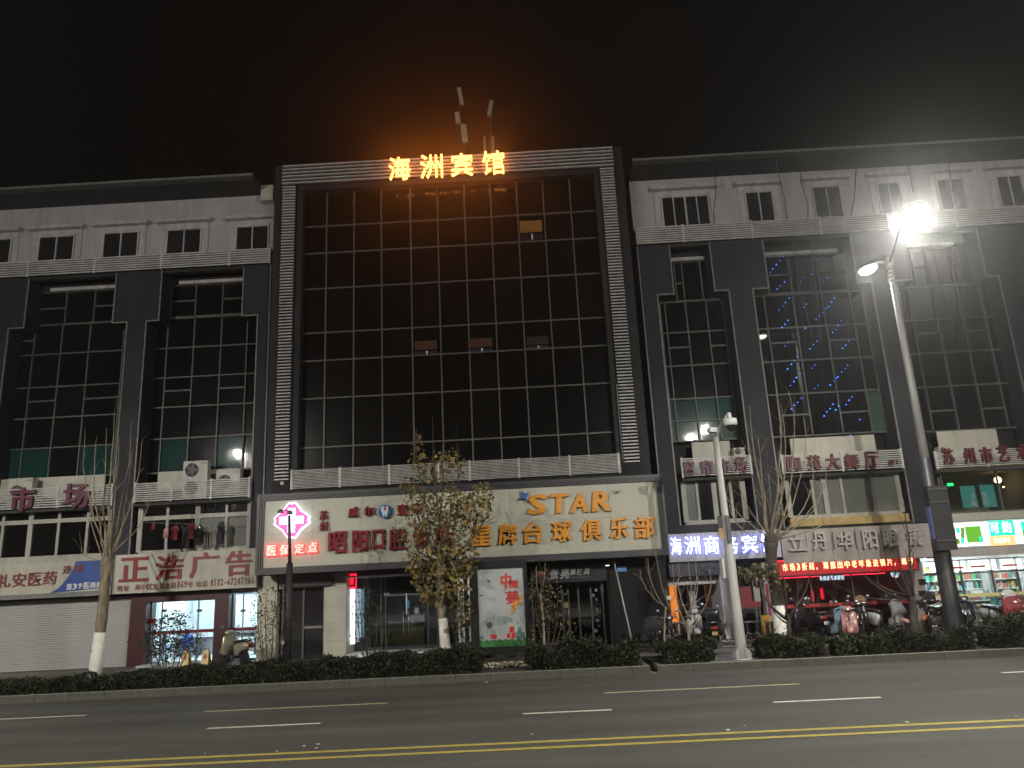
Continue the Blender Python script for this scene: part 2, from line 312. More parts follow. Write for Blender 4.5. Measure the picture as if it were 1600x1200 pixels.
class MB:
    def __init__(s): s.v = []; s.f = []; s.sm = []
    def add(s, verts, faces, smooth=False):
        n = len(s.v); s.v += [tuple(p) for p in verts]; s.f += [tuple(i+n for i in f) for f in faces]; s.sm += [smooth]*len(faces); return s
    def box(s, x0, x1, y0, y1, z0, z1):
        return s.add([(x0,y0,z0),(x1,y0,z0),(x1,y1,z0),(x0,y1,z0),(x0,y0,z1),(x1,y0,z1),(x1,y1,z1),(x0,y1,z1)],
                     [(0,3,2,1),(4,5,6,7),(0,1,5,4),(1,2,6,5),(2,3,7,6),(3,0,4,7)])
    def obox(s, c, ax, ay, az):                       # oriented box: centre, half axes
        c, ax, ay, az = map(Vector, (c, ax, ay, az)); v = []
        for k in (-1, 1):
            for i, j in ((-1,-1),(1,-1),(1,1),(-1,1)): v.append(c+ax*i+ay*j+az*k)
        return s.add(v, [(0,3,2,1),(4,5,6,7),(0,1,5,4),(1,2,6,5),(2,3,7,6),(3,0,4,7)])
    def prism(s, poly, y0, y1, smooth=False):          # polygon in xz, extruded along y
        n = len(poly)
        return s.add([(x,y0,z) for x,z in poly]+[(x,y1,z) for x,z in poly],
                     [tuple(range(n)), tuple(range(2*n-1,n-1,-1))]+[(i,i+n,(i+1)%n+n,(i+1)%n) for i in range(n)], smooth)
    def pillow(s, poly, w, inset=0.12, yc=0.0):        # xz outline, soft across y
        n = len(poly); cx = sum(p[0] for p in poly)/n; cz = sum(p[1] for p in poly)/n
        rings = [(-w, 1-2*inset), (-w*0.82, 1-inset*0.6), (-w*0.45, 1.0), (w*0.45, 1.0), (w*0.82, 1-inset*0.6), (w, 1-2*inset)]
        v = []; f = []
        for y, k in rings: v += [(cx+(x-cx)*k, yc+y, cz+(z-cz)*k) for x, z in poly]
        for r in range(len(rings)-1):
            for i in range(n):
                j = (i+1) % n; f.append((r*n+i, r*n+n+i, r*n+n+j, r*n+j))
        f.append(tuple(range(n))); f.append(tuple(range(len(v)-1, len(v)-n-1, -1)))
        return s.add(v, f, True)
    def tube(s, pts, rad, n=6, cap=True):
        pts = [Vector(p) for p in pts]; m = len(pts)
        if not hasattr(rad, '__len__'): rad = [rad]*m
        v = []; f = []; ref = None
        for i, p in enumerate(pts):
            d = (pts[min(i+1, m-1)]-pts[max(i-1, 0)]).normalized()
            if ref is None or abs(ref.dot(d)) > 0.95:
                ref = Vector((1, 0, 0)) if abs(d.x) < 0.7 else Vector((0, 1, 0))
            a = (ref-d*ref.dot(d)).normalized(); b = d.cross(a); ref = a
            for k in range(n):
                t = 2*math.pi*k/n; v.append(p+(a*math.cos(t)+b*math.sin(t))*rad[i])
        for i in range(m-1):
            for k in range(n):
                j = (k+1) % n; f.append((i*n+k, i*n+j, i*n+n+j, i*n+n+k))
        if cap: f.append(tuple(range(n-1, -1, -1))); f.append(tuple(range((m-1)*n, m*n)))
        return s.add(v, f, True)
    def lathe(s, prof, c=(0, 0, 0), n=16, axis='z'):   # profile (r, h)
        v = []; f = []; c = Vector(c)
        for r, h in prof:
            for k in range(n):
                t = 2*math.pi*k/n; x, y = r*math.cos(t), r*math.sin(t)
                v.append(c+(Vector((x, y, h)) if axis == 'z' else Vector((x, h, y)) if axis == 'y' else Vector((h, x, y))))
        for i in range(len(prof)-1):
            for k in range(n):
                j = (k+1) % n; f.append((i*n+k, i*n+j, i*n+n+j, i*n+n+k))
        f.append(tuple(range(n-1, -1, -1))); f.append(tuple(range((len(prof)-1)*n, len(prof)*n)))
        return s.add(v, f, True)
    def ball(s, c, rx, ry, rz, n=12, m=7):
        prof = [(math.sin(math.pi*i/m) if 0 < i < m else 0.02, -math.cos(math.pi*i/m)) for i in range(m+1)]
        k = len(s.v); s.lathe(prof, (0, 0, 0), n)
        for i in range(k, len(s.v)):
            x, y, z = s.v[i]; s.v[i] = (c[0]+x*rx, c[1]+y*ry, c[2]+z*rz)
        return s
    def build(s, name, m, parent=None, kind=None, label=None):
        o3 = org_of(parent) if parent else Vector((0, 0, 0))
        me = bpy.data.meshes.new(name); me.from_pydata([(a-o3.x, b-o3.y, c-o3.z) for a, b, c in s.v], [], s.f)
        me.polygons.foreach_set("use_smooth", s.sm); me.materials.append(m); me.update()
        o = bpy.data.objects.new(name, me); COL.objects.link(o)
        if parent: o.parent = parent
        if kind: o["kind"] = kind
        if label: o["label"] = label
        return o
def np_build(name, V, F, m, parent=None, kind=None):
    o3 = org_of(parent) if parent else Vector((0, 0, 0))
    V = np.asarray(V, dtype=np.float32)-np.array(o3, dtype=np.float32)
    me = bpy.data.meshes.new(name); F = np.asarray(F, dtype=np.int32); k = F.shape[1]
    me.vertices.add(len(V)); me.vertices.foreach_set("co", V.ravel())
    me.loops.add(F.size); me.loops.foreach_set("vertex_index", F.ravel())
    me.polygons.add(len(F)); me.polygons.foreach_set("loop_start", np.arange(0, F.size, k, dtype=np.int32))
    me.update(calc_edges=True); me.validate(); me.materials.append(m)
    o = bpy.data.objects.new(name, me); COL.objects.link(o)
    if parent: o.parent = parent
    if kind: o["kind"] = kind
    return o
UNIT = {}
def unit_box(m):
    if m.name not in UNIT:
        b = MB().box(-.5, .5, -.5, .5, -.5, .5); me = bpy.data.meshes.new("box_"+m.name); me.from_pydata(b.v, [], b.f); me.materials.append(m); UNIT[m.name] = me
    return UNIT[m.name]
def bx(name, m, parent, x0, x1, y0, y1, z0, z1, label=None):
    """a box-shaped part; all boxes of one material share their mesh, each object has its own size"""
    o = bpy.data.objects.new(name, unit_box(m)); COL.objects.link(o); o.parent = parent
    o3 = org_of(parent) if parent else Vector((0, 0, 0))
    o.location = ((x0+x1)/2-o3.x, (y0+y1)/2-o3.y, (z0+z1)/2-o3.z); o.scale = (max(abs(x1-x0), 1e-4), max(abs(y1-y0), 1e-4), max(abs(z1-z0), 1e-4))
    if label: o["label"] = label
    return o
GLY = {}
def glyph(ch, bold, res=2):
    k = (ch, bold, res)
    if k not in GLY:
        c = bpy.data.curves.new("t", "FONT"); c.body = ch; c.extrude = 0.5; c.offset = bold; c.resolution_u = res
        o = bpy.data.objects.new("t", c); COL.objects.link(o); dg = bpy.context.evaluated_depsgraph_get()
        me = bpy.data.meshes.new_from_object(o.evaluated_get(dg))
        V = np.array([v.co[:] for v in me.vertices]) if len(me.vertices) else np.zeros((1, 3)); F = [tuple(p.vertices) for p in me.polygons]
        bpy.data.objects.remove(o); bpy.data.curves.remove(c); bpy.data.meshes.remove(me); GLY[k] = (V, F)
    return GLY[k]
def letter(parent, ch, x0, x1, z0, z1, yf, depth, m, bold=0.02, name="letter", shear=0.0, mirror=False, res=2):
    """one character filling the rectangle x0..x1, z0..z1; its front face at y = yf, standing `depth` proud of what is behind"""
    side = max(0.0, min(bold-0.016, 0.022)); V, F = glyph(ch, min(bold, 0.016), res)
    if side > 0:
        n = len(V); A = V.copy(); B = V.copy(); A[:, 0] -= side; B[:, 0] += side; B[:, 1] += 0.004; B[:, 2] = B[:, 2]*0.97
        V = np.concatenate([A, B]); F = F+[tuple(i+n for i in f) for f in F]
    a = V.min(0); b = V.max(0); s = np.maximum(b-a, 1e-6)
    U = (V-a)/s; o3 = org_of(parent)
    zz = z0+U[:, 1]*(z1-z0); uu = (1-U[:, 0]) if mirror else U[:, 0]
    xx = x0+uu*(x1-x0)+shear*(zz-z0)
    yy = yf+depth*(1-U[:, 2])
    me = bpy.data.meshes.new(name); me.from_pydata([(p-o3.x, q-o3.y, r-o3.z) for p, q, r in zip(xx, yy, zz)], [], F); me.materials.append(m)
    bm = bmesh.new(); bm.from_mesh(me); bmesh.ops.recalc_face_normals(bm, faces=bm.faces); bm.to_mesh(me); bm.free()
    o = bpy.data.objects.new(name, me); COL.objects.link(o); o.parent = parent
    return o
def word(parent, s, a, b, c, d, Y, yf, depth, m, bold=0.02, gap=0.12, **kw):
    """characters of s spread between the pixel corners (a,b) top-left and (c,d) bottom-right measured on the plane Y"""
    x0, x1, z0, z1 = R4(a, b, c, d, Y); n = len(s); w = (x1-x0)/(n-gap)
    tl = P(a, b, Y).z; out = []
    for i, ch in enumerate(s):
        if ch == ' ': continue
        out.append(letter(parent, ch, x0+i*w, x0+i*w+w*(1-gap), z0, z1, yf, depth, m, bold, **kw))
    return out
# tree and leaf helpers
def leaf_cloud(C, size, rs, flat=0.0, asp=0.55):
    """one folded leaf (two triangles) per centre"""
    C = np.asarray(C, dtype=float); n = len(C)
    d = rs.normal(size=(n, 3)); d[:, 2] *= (1-flat); d /= np.linalg.norm(d, axis=1)[:, None]
    e = rs.normal(size=(n, 3)); e -= d*(e*d).sum(1)[:, None]; e /= np.linalg.norm(e, axis=1)[:, None]
    k = np.cross(d, e); s = size*(0.6+0.8*rs.random(n))[:, None]
    V = np.stack([C-d*s*0.5, C+e*s*asp*0.5+k*s*0.12, C+d*s*0.5, C-e*s*asp*0.5+k*s*0.12], 1).reshape(-1, 3)
    i = np.arange(n)[:, None]*4
    F = np.concatenate([i+np.array([[0, 1, 2]]), i+np.array([[0, 2, 3]])], 1).reshape(-1, 3)
    return V, F
def curve_pts(p0, p1, bend, n=7, wob=0.03, rs=random):
    p0, p1 = Vector(p0), Vector(p1); L = (p1-p0).length; out = []
    for i in range(n):
        t = i/(n-1); p = p0.lerp(p1, t)+Vector(bend)*(4*t*(1-t))
        if 0 < i < n-1: p += Vector((rs.uniform(-1, 1), rs.uniform(-1, 1), rs.uniform(-1, 1)))*wob*L*0.5
        out.append(p)
    return out
def shoot(tree, tw, p0, p1, r0, r1, m, rs, bend=(0, 0, 0), ntw=4, tlen=0.6, name="branch"):
    pts = curve_pts(p0, p1, bend, 8, 0.02, rs); rad = [r0+(r1-r0)*i/7 for i in range(8)]
    MB().tube(pts, rad, 6).build(name, m, tree)
    ends = [pts[-1]]
    for k in range(ntw):
        i = rs.randint(2, 7); a = pts[i]; d = (pts[min(i+1, 7)]-pts[i-1]).normalized()
        side = Vector((rs.uniform(-1, 1), rs.uniform(-.6, .6), rs.uniform(0.1, 0.9))).normalized()
        q = a+(d*0.6+side*0.8)*tlen*rs.uniform(0.4, 1.1)
        tw.tube(curve_pts(a, q, (0, 0, 0.05), 4, 0.06, rs), [rad[i]*0.5, rad[i]*0.42, rad[i]*0.3, 0.004], 4); ends.append(q)
    return pts, ends
# ================================================================== the setting: ground, road, pavement
KY = 23.0                                    # face of the far kerb
def sheet(name, m, x0, x1, y0, y1, z, kind='structure'):
    b = MB(); b.add([(x0,y0,z),(x1,y0,z),(x1,y1,z),(x0,y1,z)], [(0,1,2,3)]); o = b.build(name, m); o["kind"] = kind; return o
sheet("ground", mat("far_ground", (0.05, 0.05, 0.045), 0.9), -400, 400, -400, 400, -0.02)
sheet("road", M["asphalt"], -120, 120, 5.2, KY+0.02, 0.0)
b = MB().box(-120, 120, -30, 5.2, -0.01, 0.15); o = b.build("near_pavement", M["paving"]); o["kind"] = "structure"
# the concrete gutter strip along the kerb
sheet("road_gutter", M["kerb"], -120, 120, KY-0.16, KY, 0.004)
def marking(name, m, x0, x1, y, w): o = sheet(name, m, x0, x1, y-w/2, y+w/2, 0.005); return o
marking("double_yellow_line", M["yline"], -120, 120, 13.82, 0.16)
marking("double_yellow_line", M["yline"], -120, 120, 14.32, 0.16)
for (a, c) in (((0, 1145), (25, 1142)), ((318, 1141), (498, 1132)), ((817, 1113), (955, 1107)), ((1205, 1096), (1377, 1090))):
    marking("lane_dash", M["wline"], G(*a).x if a[0] else -14.6, G(*c).x, 17.25, 0.14)
for (a, c) in (((312, 1115), (606, 1098)), ((942, 1080), (1247, 1068))):
    marking("cycle_lane_dash", M["cycle"], G(*a).x, G(*c).x, 19.68, 0.13)
marking("lane_edge_dash", M["wline"], -16.2, G(137, 1117).x, 20.0, 0.13)
marking("lane_edge_dash", M["wline"], G(1568, 1052).x, 14.0, 19.95, 0.13)

# planter strips between two kerbs, pavement terraces behind them
GAP0, GAP1 = G(1022, 1043, .2).x-0.05, G(1030, 1043, .2).x+0.02      # the opening in the kerb
def kerb_run(x0, x1):
    k = 0; x = x0
    while x < x1-0.05:
        xe = min(x+1.0, x1)
        bx("kerb_stone", M["kerb"], kerb, x+0.005, xe-0.005, KY, KY+0.16, -0.01, 0.192+random.uniform(-.004, .004)); bx("kerb_lit_top", M["kerbtop"], kerb, x+0.008, xe-0.008, KY+0.012, KY+0.155, 0.197, 0.204); x = xe  # thin cap puts the lamplight on the kerb top into its colour
kerb = part("kerb", None); kerb["kind"] = "structure"
kerb_run(-24.4, GAP0); kerb_run(GAP1, 23)
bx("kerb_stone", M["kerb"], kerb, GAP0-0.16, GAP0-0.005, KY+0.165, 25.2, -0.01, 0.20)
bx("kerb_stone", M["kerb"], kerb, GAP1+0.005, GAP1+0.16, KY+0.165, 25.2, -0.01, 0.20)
for x0, x1 in ((-60, GAP0-0.165), (GAP1+0.165, 4.9), (6.9, 60)):
    o = MB().box(x0, x1, KY+0.165, 25.2, -0.01, 0.17).build("planter_bed", M["soil"]); o["kind"] = "structure"
o = MB().box(4.9, 6.9, KY+0.165, 25.2, -0.01, 0.195).build("paved_gap", M["paving"]); o["kind"] = "structure"
o = MB().box(GAP0-0.003, GAP1+0.003, KY+0.02, 25.2, -0.012, 0.03).build("paved_ramp", M["paving"]); o["kind"] = "structure"
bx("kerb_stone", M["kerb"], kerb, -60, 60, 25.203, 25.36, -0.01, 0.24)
o = MB().box(-60, 4.5, 25.363, 27.2, -0.01, 0.235).build("pavement", M["paving"]); o["kind"] = "structure"
o = MB().box(4.503, 60, 25.363, 27.2, -0.01, 0.235).build("pavement", M["paving"]); o["kind"] = "structure"
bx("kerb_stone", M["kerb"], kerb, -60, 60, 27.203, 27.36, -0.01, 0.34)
o = MB().box(-60, 4.5, 27.363, 36, -0.01, 0.335).build("pavement", M["paving"]); o["kind"] = "structure"
o = MB().box(4.503, 60, 27.363, 36, -0.01, 0.336).build("brick_pavement", M["brick"]); o["kind"] = "structure"
GZ = 0.336

# ================================================================== buildings
FY = 29.0          # front plane of the facade
GLW = 29.9         # plane of the recessed bay glass in the wings
def vtrim(parent, x, z0, z1, y=FY-0.012, m="trim", w=0.05): bx("edge_trim", M[m], parent, x-w/2, x+w/2, y-0.02, y+0.05, z0, z1)
def htrim(parent, x0, x1, z, y=FY-0.012, m="trim", w=0.05): bx("edge_trim", M[m], parent, x0, x1, y-0.02, y+0.05, z-w/2, z+w/2)

def glazed_bay(root, xs, zs, Y, glass_of, mull, transoms=(), skip=(), w=0.052, name="bay_window", tilt={}):
    """xs, zs: grid lines; transoms: (column, row, fraction) of an opening vent; glass_of(c, r) -> material"""
    bay = part(name, root)
    for r in range(len(zs)-1):
        for c in range(len(xs)-1):
            if (c, r) in skip: continue
            z0, z1 = zs[r+1], zs[r]
            cuts = [z1]+[z1-(z1-z0)*t for (cc, rr, t) in transoms if (cc, rr) == (c, r)]+[z0]
            for i in range(len(cuts)-1):
                o = bx("pane", glass_of(c, r), bay, xs[c]+0.01, xs[c+1]-0.01, Y+random.uniform(-.004, .004), Y+0.03, cuts[i+1]+0.01, cuts[i]-0.01)
                o.rotation_euler = (tilt.get((c, r), 0)+random.uniform(-.004, .004), 0, random.uniform(-.004, .004))
                if i: bx("transom", mull, bay, xs[c]+w/2, xs[c+1]-w/2, Y-0.06, Y-0.008, cuts[i]-0.035, cuts[i]+0.035)
    for x in xs: bx("mullion", mull, bay, x-w/2, x+w/2, Y-0.09, Y-0.005, zs[-1], zs[0])
    for z in zs:
        for c in range(len(xs)-1): bx("transom", mull, bay, xs[c]+w/2+.001, xs[c+1]-w/2-.001, Y-0.075, Y-0.006, z-0.03, z+0.03)
    return bay
def louvre(root, x0, x1, z0, z1, y, n, m, posts, name="louvre_rail", th=None):
    lv = part(name, root); p = (z1-z0)/n; t = th or p*0.5
    for i in range(n):
        zc = z0+p*(i+0.5); bx("slat", M[m], lv, x0, x1, y-0.02, y+0.025, zc-t/2, zc+t/2)
    for x in posts: bx("post", M[m], lv, x-0.035, x+0.035, y-0.032, y+0.045, z0-0.02, z1+0.02)
    return lv
def window(root, a, b_, c, d, n, Y=29.3, hood=True, gl="gl_s"):
    """small top-floor window: pixel corners; n sashes"""
    x0, x1, z0, z1 = R4(a, b_, c, d, Y-0.1); w = part("window", root)
    bx("reveal", M["darker"], w, x0-0.02, x1+0.02, Y+0.011, Y+0.02, z0-0.02, z1+0.02)
    s = (x1-x0)/n
    for i in range(n):
        bx("pane", M[gl], w, x0+s*i+0.03, x0+s*(i+1)-0.03, Y-0.045+0.02*(i % 2), Y-0.03+0.02*(i % 2), z0+0.04, z1-0.04)
    for i in range(n+1):
        t = 0.05 if i in (0, n) or (n == 4 and i == 2) else 0.035
        bx("frame", M["hood"], w, x0+s*i-t/1.5, x0+s*i+t/1.5, Y-0.08, Y-0.012, z0, z1)
    bx("frame", M["hood"], w, x0-0.04, x1+0.04, Y-0.085, Y-0.011, z1-0.03, z1+0.03)
    bx("frame", M["hood"], w, x0-0.04, x1+0.04, Y-0.086, Y-0.01, z0-0.06, z0)
    if hood:
        bx("hood", M["hood"], w, x0-0.42, x1+0.42, Y-0.30, Y-0.005, z1+0.28, z1+0.42)
        bx("architrave", M["hood"], w, x0-0.30, x1+0.30, Y-0.05, Y-0.004, z1+0.05, z1+0.275)
        for xx in (x0-0.30, x1+0.05): bx("architrave", M["hood"], w, xx, xx+0.25, Y-0.045, Y-0.004, z0-0.05, z1+0.045)
    return w

# ---------------------------------------------------------------- left wing
left = thing("office_building", "dark clad wing with white top storey and two glazed bays, left of the hotel", "building", (-16.5, 30, 0))
LX0, LX1 = -30.0, P(425, 400, FY).x
whz0, whz1 = P(200, 402, 29.3).z, P(200, 323, 29.4).z+0.12
bx("white_wall", M["white"], left, LX0, LX1, 29.3, 30.2, whz0-0.3, whz1)
sof = P(200, 294, 28.0).z
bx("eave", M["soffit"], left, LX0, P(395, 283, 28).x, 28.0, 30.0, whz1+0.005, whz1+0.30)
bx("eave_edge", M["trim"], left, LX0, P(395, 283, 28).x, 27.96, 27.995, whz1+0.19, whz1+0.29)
bx("gable_wall", M["cream"], left, P(395, 283, 28).x+0.01, LX1, 28.9, 30.0, whz1-0.45, whz1+0.25)
for a in ((-36, 375, 13, 409), (61, 370, 112, 404), (162, 364, 213, 399), (261, 359, 312, 394), (369, 354, 418, 389)): window(left, *a, 2)
bz0, bz1 = P(200, 424, 28.9).z, P(200, 400, 28.9).z
bx("band_wall", M["dark"], left, LX0, LX1, 29.05, 29.29, bz0-0.1, bz1)
louvre(left, LX0, LX1, bz0, bz1, 28.85, 7, "slat", [P(x, 410, 28.85).x for x in (45, 148, 252, 358)]+[LX1-0.04], "louvre_band", 0.055)
gz_sign = P(200, 872, FY).z
# pilasters with their wider heads, from the band down to the shop signs
def pilaster(root, xh0, xh1, xn0, xn1, zt, zs, zb):
    p = part("pilaster", root)
    bx("pilaster_head", M["dark"], p, xh0, xh1, FY, GLW+0.1, zs, zt)
    bx("pilaster_shaft", M["dark"], p, xn0, xn1, FY+0.002, GLW+0.1, zb, zs)
    for x, s in ((xh0, 1), (xh1, -1)): vtrim(p, x+s*0.025, zs, zt)
    for x, s in ((xn0, 1), (xn1, -1)): vtrim(p, x+s*0.025, zb, zs-0.028)
    if xn0-xh0 > 0.1: htrim(p, xh0, xn0+0.05, zs)
    elif xh0-xn0 > 0.1: htrim(p, xn0, xh0+0.05, zs)
    if xh1-xn1 > 0.1: htrim(p, xn1-0.05, xh1, zs)
    elif xn1-xh1 > 0.1: htrim(p, xh1-0.05, xn1, zs)
X = lambda x, y, Y=FY: P(x, y, Y).x
Z = lambda x, y, Y=FY: P(x, y, Y).z
zt = bz0-0.02; zsL = Z(190, 504)
pilaster(left, LX0, X(43, 470), LX0, X(14, 520), zt, zsL, gz_sign)
pilaster(left, X(178, 470), X(252, 460), X(197, 515), X(229, 515), zt, zsL, gz_sign)
pilaster(left, X(379, 450), LX1, X(401, 515), LX1, zt, zsL, gz_sign)
# bays
def gl_left(c, r): return M["gl_w"]
def bay_pair(root, xs, zu, zl, xh0, xh1, xn0, xn1, ledge, Y, glu, gll, tru, trl, tilt={}):
    bx("spandrel_panel", M["dark"], root, xh0, xh1, Y-0.02, Y+0.2, zu[0]+0.06, zt)
    bx("ledge", M["hood"], root, ledge[0], ledge[1], Y-0.26, Y-0.09, zu[0]-0.02, zu[0]+0.12)
    glazed_bay(root, xs["u"], zu, Y, glu, M["mull"], tru)
    glazed_bay(root, xs["l"], zl, Y, gll, M["mull"], trl, tilt=tilt)
xs = {"u": [X(v, 480, GLW) for v in (63, 105, 149, 186)], "l": [X(v, 601, GLW) for v in (20, 48, 91, 135, 189)]}
zu = [Z(120, v, GLW) for v in (456, 506)]; zl = [Z(100, v, GLW) for v in (508, 553, 604, 652, 699, 746)]
bay_pair(left, xs, zu, zl, X(40, 460), X(184, 460), 0, 0, (X(62, 457), X(183, 452)), GLW,
         lambda c, r: M["gl_w"], lambda c, r: M["gl_t"] if r == 4 and c != 2 else M["gl_w"], [(0, 0, .5), (2, 0, .5)], [(1, 2, .45), (3, 2, .45), (0, 0, .5)])
xs = {"u": [X(v, 470, GLW) for v in (268, 307, 349, 384)], "l": [X(v, 605, GLW) for v in (230, 258, 300, 343, 384, 402)]}
zu = [Z(320, v, GLW) for v in (445, 494)]; zl = [Z(320, v, GLW) for v in (496, 542, 588, 634, 683, 736)]
bay_pair(left, xs, zu, zl, X(252, 450), X(381, 450), 0, 0, (X(268, 448), X(380, 442)), GLW,
         lambda c, r: M["gl_w"], lambda c, r: M["gl_t"] if r == 4 and c in (1, 3) else M["gl_w"], [(0, 0, .5), (2, 0, .5)], [(1, 2, .45), (3, 2, .45)])
bx("back_wall", M["darker"], left, LX0, LX1, GLW+0.25, GLW+0.4, Z(200, 905, 29.2), whz0-0.31)
# first-floor window bands above the signs: frames, sliding panes, sill
def low_band(root, a, b_, c, d, cols, Y, gl, midf=None, frame="paleframe", sill="paleframe", skip=()):
    x0, x1, z0, z1 = R4(a, b_, c, d, Y); w = part("sliding_window", root)
    xs_ = [x0]+[X(v, (b_+d)/2, Y) for v in cols]+[x1]
    for i in range(len(xs_)-1):
        g = gl(i) if callable(gl) else gl
        zz = [z1, z1-(z1-z0)*midf, z0] if midf else [z1, z0]
        for k in range(len(zz)-1):
            bx("pane", M["gl_w"] if (midf and k == 0) else g, w, xs_[i]+.02, xs_[i+1]-.02, Y+0.02*(i % 2), Y+0.02*(i % 2)+0.012, zz[k+1]+.03, zz[k]-.03)
    for i, x in enumerate(xs_):
        t = 0.09 if i in (0, len(xs_)-1, (len(xs_)-1)//2) else 0.05
        bx("frame", M[frame], w, x-t, x+t, Y-0.07, Y-0.004, z0, z1)
    bx("frame", M[frame], w, x0, x1, Y-0.06, Y-0.003, z0-0.06, z0+0.06)
    bx("frame", M[frame], w, x0, x1, Y-0.062, Y-0.002, z1-0.05, z1+0.05)
    if midf: zc = z1-(z1-z0)*midf; bx("frame", M[frame], w, x0, x1, Y-0.075, Y-0.001, zc-0.08, zc+0.08)
    bx("sill", M[sill], w, x0-0.1, x1+0.1, Y-0.28, Y+0.05, z0-0.36, z0-0.07)
    return w
low_band(left, -60, 800, 172, 866, (5, 48, 92, 137), 29.25, M["gl_w"], 0.28)
low_band(left, 222, 792, 389, 855, (262, 309, 354), 29.25, lambda i: M["gl_c"] if i >= 2 else M["gl_w"], 0.27)
bx("lintel", M["soffit"], left, LX0, X(176, 870), 29.15, GLW, Z(90, 800, 29.25)+0.06, Z(90, 796, 29.2)+0.4)
bx("lintel", M["soffit"], left, X(222, 800), LX1, 29.15, GLW, Z(300, 789, 29.25)+0.06, Z(300, 780, 29.2)+0.35)
# pale apron panels above the rails
x0, x1, z0, z1 = R4(-40, 752, 163, 770, 29.6); bx("apron_panel", M["boardw"], left, x0, x1, 29.55, 29.62, z0-0.5, z1)
x0, x1, z0, z1 = R4(248, 738, 372, 752, 29.6); bx("apron_panel", M["boardw"], left, x0, x1, 29.55, 29.62, z0-0.5, z1)
x0, x1, z0, z1 = R4(-60, 768, 175, 788, 28.8); louvre(left, x0, x1, z0-0.02, z1, 28.8, 9, "wslat", [x0+.03, X(90, 780, 28.8), x1-.03])
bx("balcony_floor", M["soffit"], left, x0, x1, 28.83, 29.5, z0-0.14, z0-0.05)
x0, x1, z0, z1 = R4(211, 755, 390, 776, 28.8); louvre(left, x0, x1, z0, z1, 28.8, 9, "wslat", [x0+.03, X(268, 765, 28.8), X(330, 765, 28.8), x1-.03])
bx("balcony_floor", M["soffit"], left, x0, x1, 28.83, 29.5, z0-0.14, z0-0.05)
# ground floor of the left wing: roller shutter, printing shop, end pillar
sx0, sx1, sz0, sz1 = R4(-70, 945, 201, 1045, 29.2)
sh = part("roller_shutter", left); n = 30; sz0 = GZ+0.02
for i in range(n):
    h = (sz1-sz0)/n; bx("slat", M["shutter"], sh, sx0, sx1, 29.2+0.012*(i % 2), 29.28, sz0+h*i+.004, sz0+h*(i+1)-.003)
bx("shutter_box", M["darker"], left, sx0, X(228, 935, 29.2), 28.95, 29.6, sz1+0.01, Z(100, 925, 28.7)+0.2)
px0, px1 = X(203, 990, 29.1), X(228, 990, 29.1)
bx("maroon_pillar", M["maroonp"], left, px0, px1, 29.0, 29.7, GZ, sz1+0.009)
qx0, qx1 = X(335, 990, 29.1), X(357, 990, 29.1); top = Z(290, 938, 29.2)
bx("maroon_pillar", M["maroonp"], left, qx0, qx1, 29.0, 29.7, GZ, Z(345, 918, 29.0))
bx("maroon_lintel", M["maroonp"], left, px1+.002, qx0-.002, 29.0, 29.6, top, Z(290, 923.5, 29.0))
rx1 = X(402, 990, 29.1)
def shopfront(root, x0, x1, z0, z1, Y, mulls, glass="glass", frame="hmulldark", mw=0.05):
    s = part("shopfront", root); xs_ = [x0]+list(mulls)+[x1]
    for i in range(len(xs_)-1): bx("pane", M[glass], s, xs_[i]+.01, xs_[i+1]-.01, Y, Y+0.012, z0+.03, z1-.02)
    for x in xs_: bx("frame", M[frame], s, x-mw/2, x+mw/2, Y-0.03, Y+0.04, z0, z1)
    bx("frame", M[frame], s, x0, x1, Y-0.031, Y+0.041, z0, z0+0.05); bx("frame", M[frame], s, x0, x1, Y-0.031, Y+0.041, z1-0.03, z1)
    return s
def room(root, x0, x1, y0, y1, z0, z1, m, floor="roomd", ceil=None):
    r = part("shop_room", root); t = 0.06
    bx("room_back", m, r, x0, x1, y1, y1+t, z0, z1); bx("room_side", m, r, x0-t, x0-.002, y0, y1, z0, z1); bx("room_side", m, r, x1+.002, x1+t, y0, y1, z0, z1)
    bx("room_ceiling", ceil or m, r, x0, x1, y0, y1, z1+.002, z1+t); bx("room_floor", M[floor], r, x0, x1, y0, y1, z0-t, z0-.002)
    return r
rt = room(left, px1, rx1, 29.75, 33.0, GZ+0.08, Z(290, 925, 29.2), M["room"], "room")
shopfront(left, px1+.02, qx0-.02, GZ+0.02, top, 29.4, [X(252, 980, 29.4), X(309, 980, 29.4)], mw=0.03)
shopfront(left, qx1+.02, rx1, GZ+0.02, Z(380, 927, 29.2), 29.4, [X(379, 980, 29.4)], mw=0.03)
bx("grey_lintel", M["lpanel"], left, qx1, rx1, 29.1, 29.5, Z(380, 927, 29.2)+.01, Z(380, 914, 29.0))
for y in (30.6, 31.9):
    for x in (-13.9, -12.3, -10.9): bx("ceiling_light", M["tube"], left, x-0.55, x+0.55, y-0.08, y+0.08, Z(290, 925, 29.2)-0.05, Z(290, 925, 29.2)-0.02)
for (a, b2) in ((px1+.04, qx0-.04), (qx1+.04, rx1-.03)):
    bx("door_sticker_band", M["red"], left, a, b2, 29.385, 29.395, Z(300, 989, 29.4), Z(300, 984, 29.4))
bx("closed_notice", M["red"], left, X(234, 968, 29.39), X(244, 968, 29.39), 29.37, 29.38, Z(239, 974, 29.39), Z(239, 967, 29.39))
for px in (257, 312, 380): bx("door_clamp", M["black"], left, X(px-4, 953, 29.38), X(px+4, 953, 29.38), 29.36, 29.375, Z(px, 956, 29.38), Z(px, 952, 29.38))

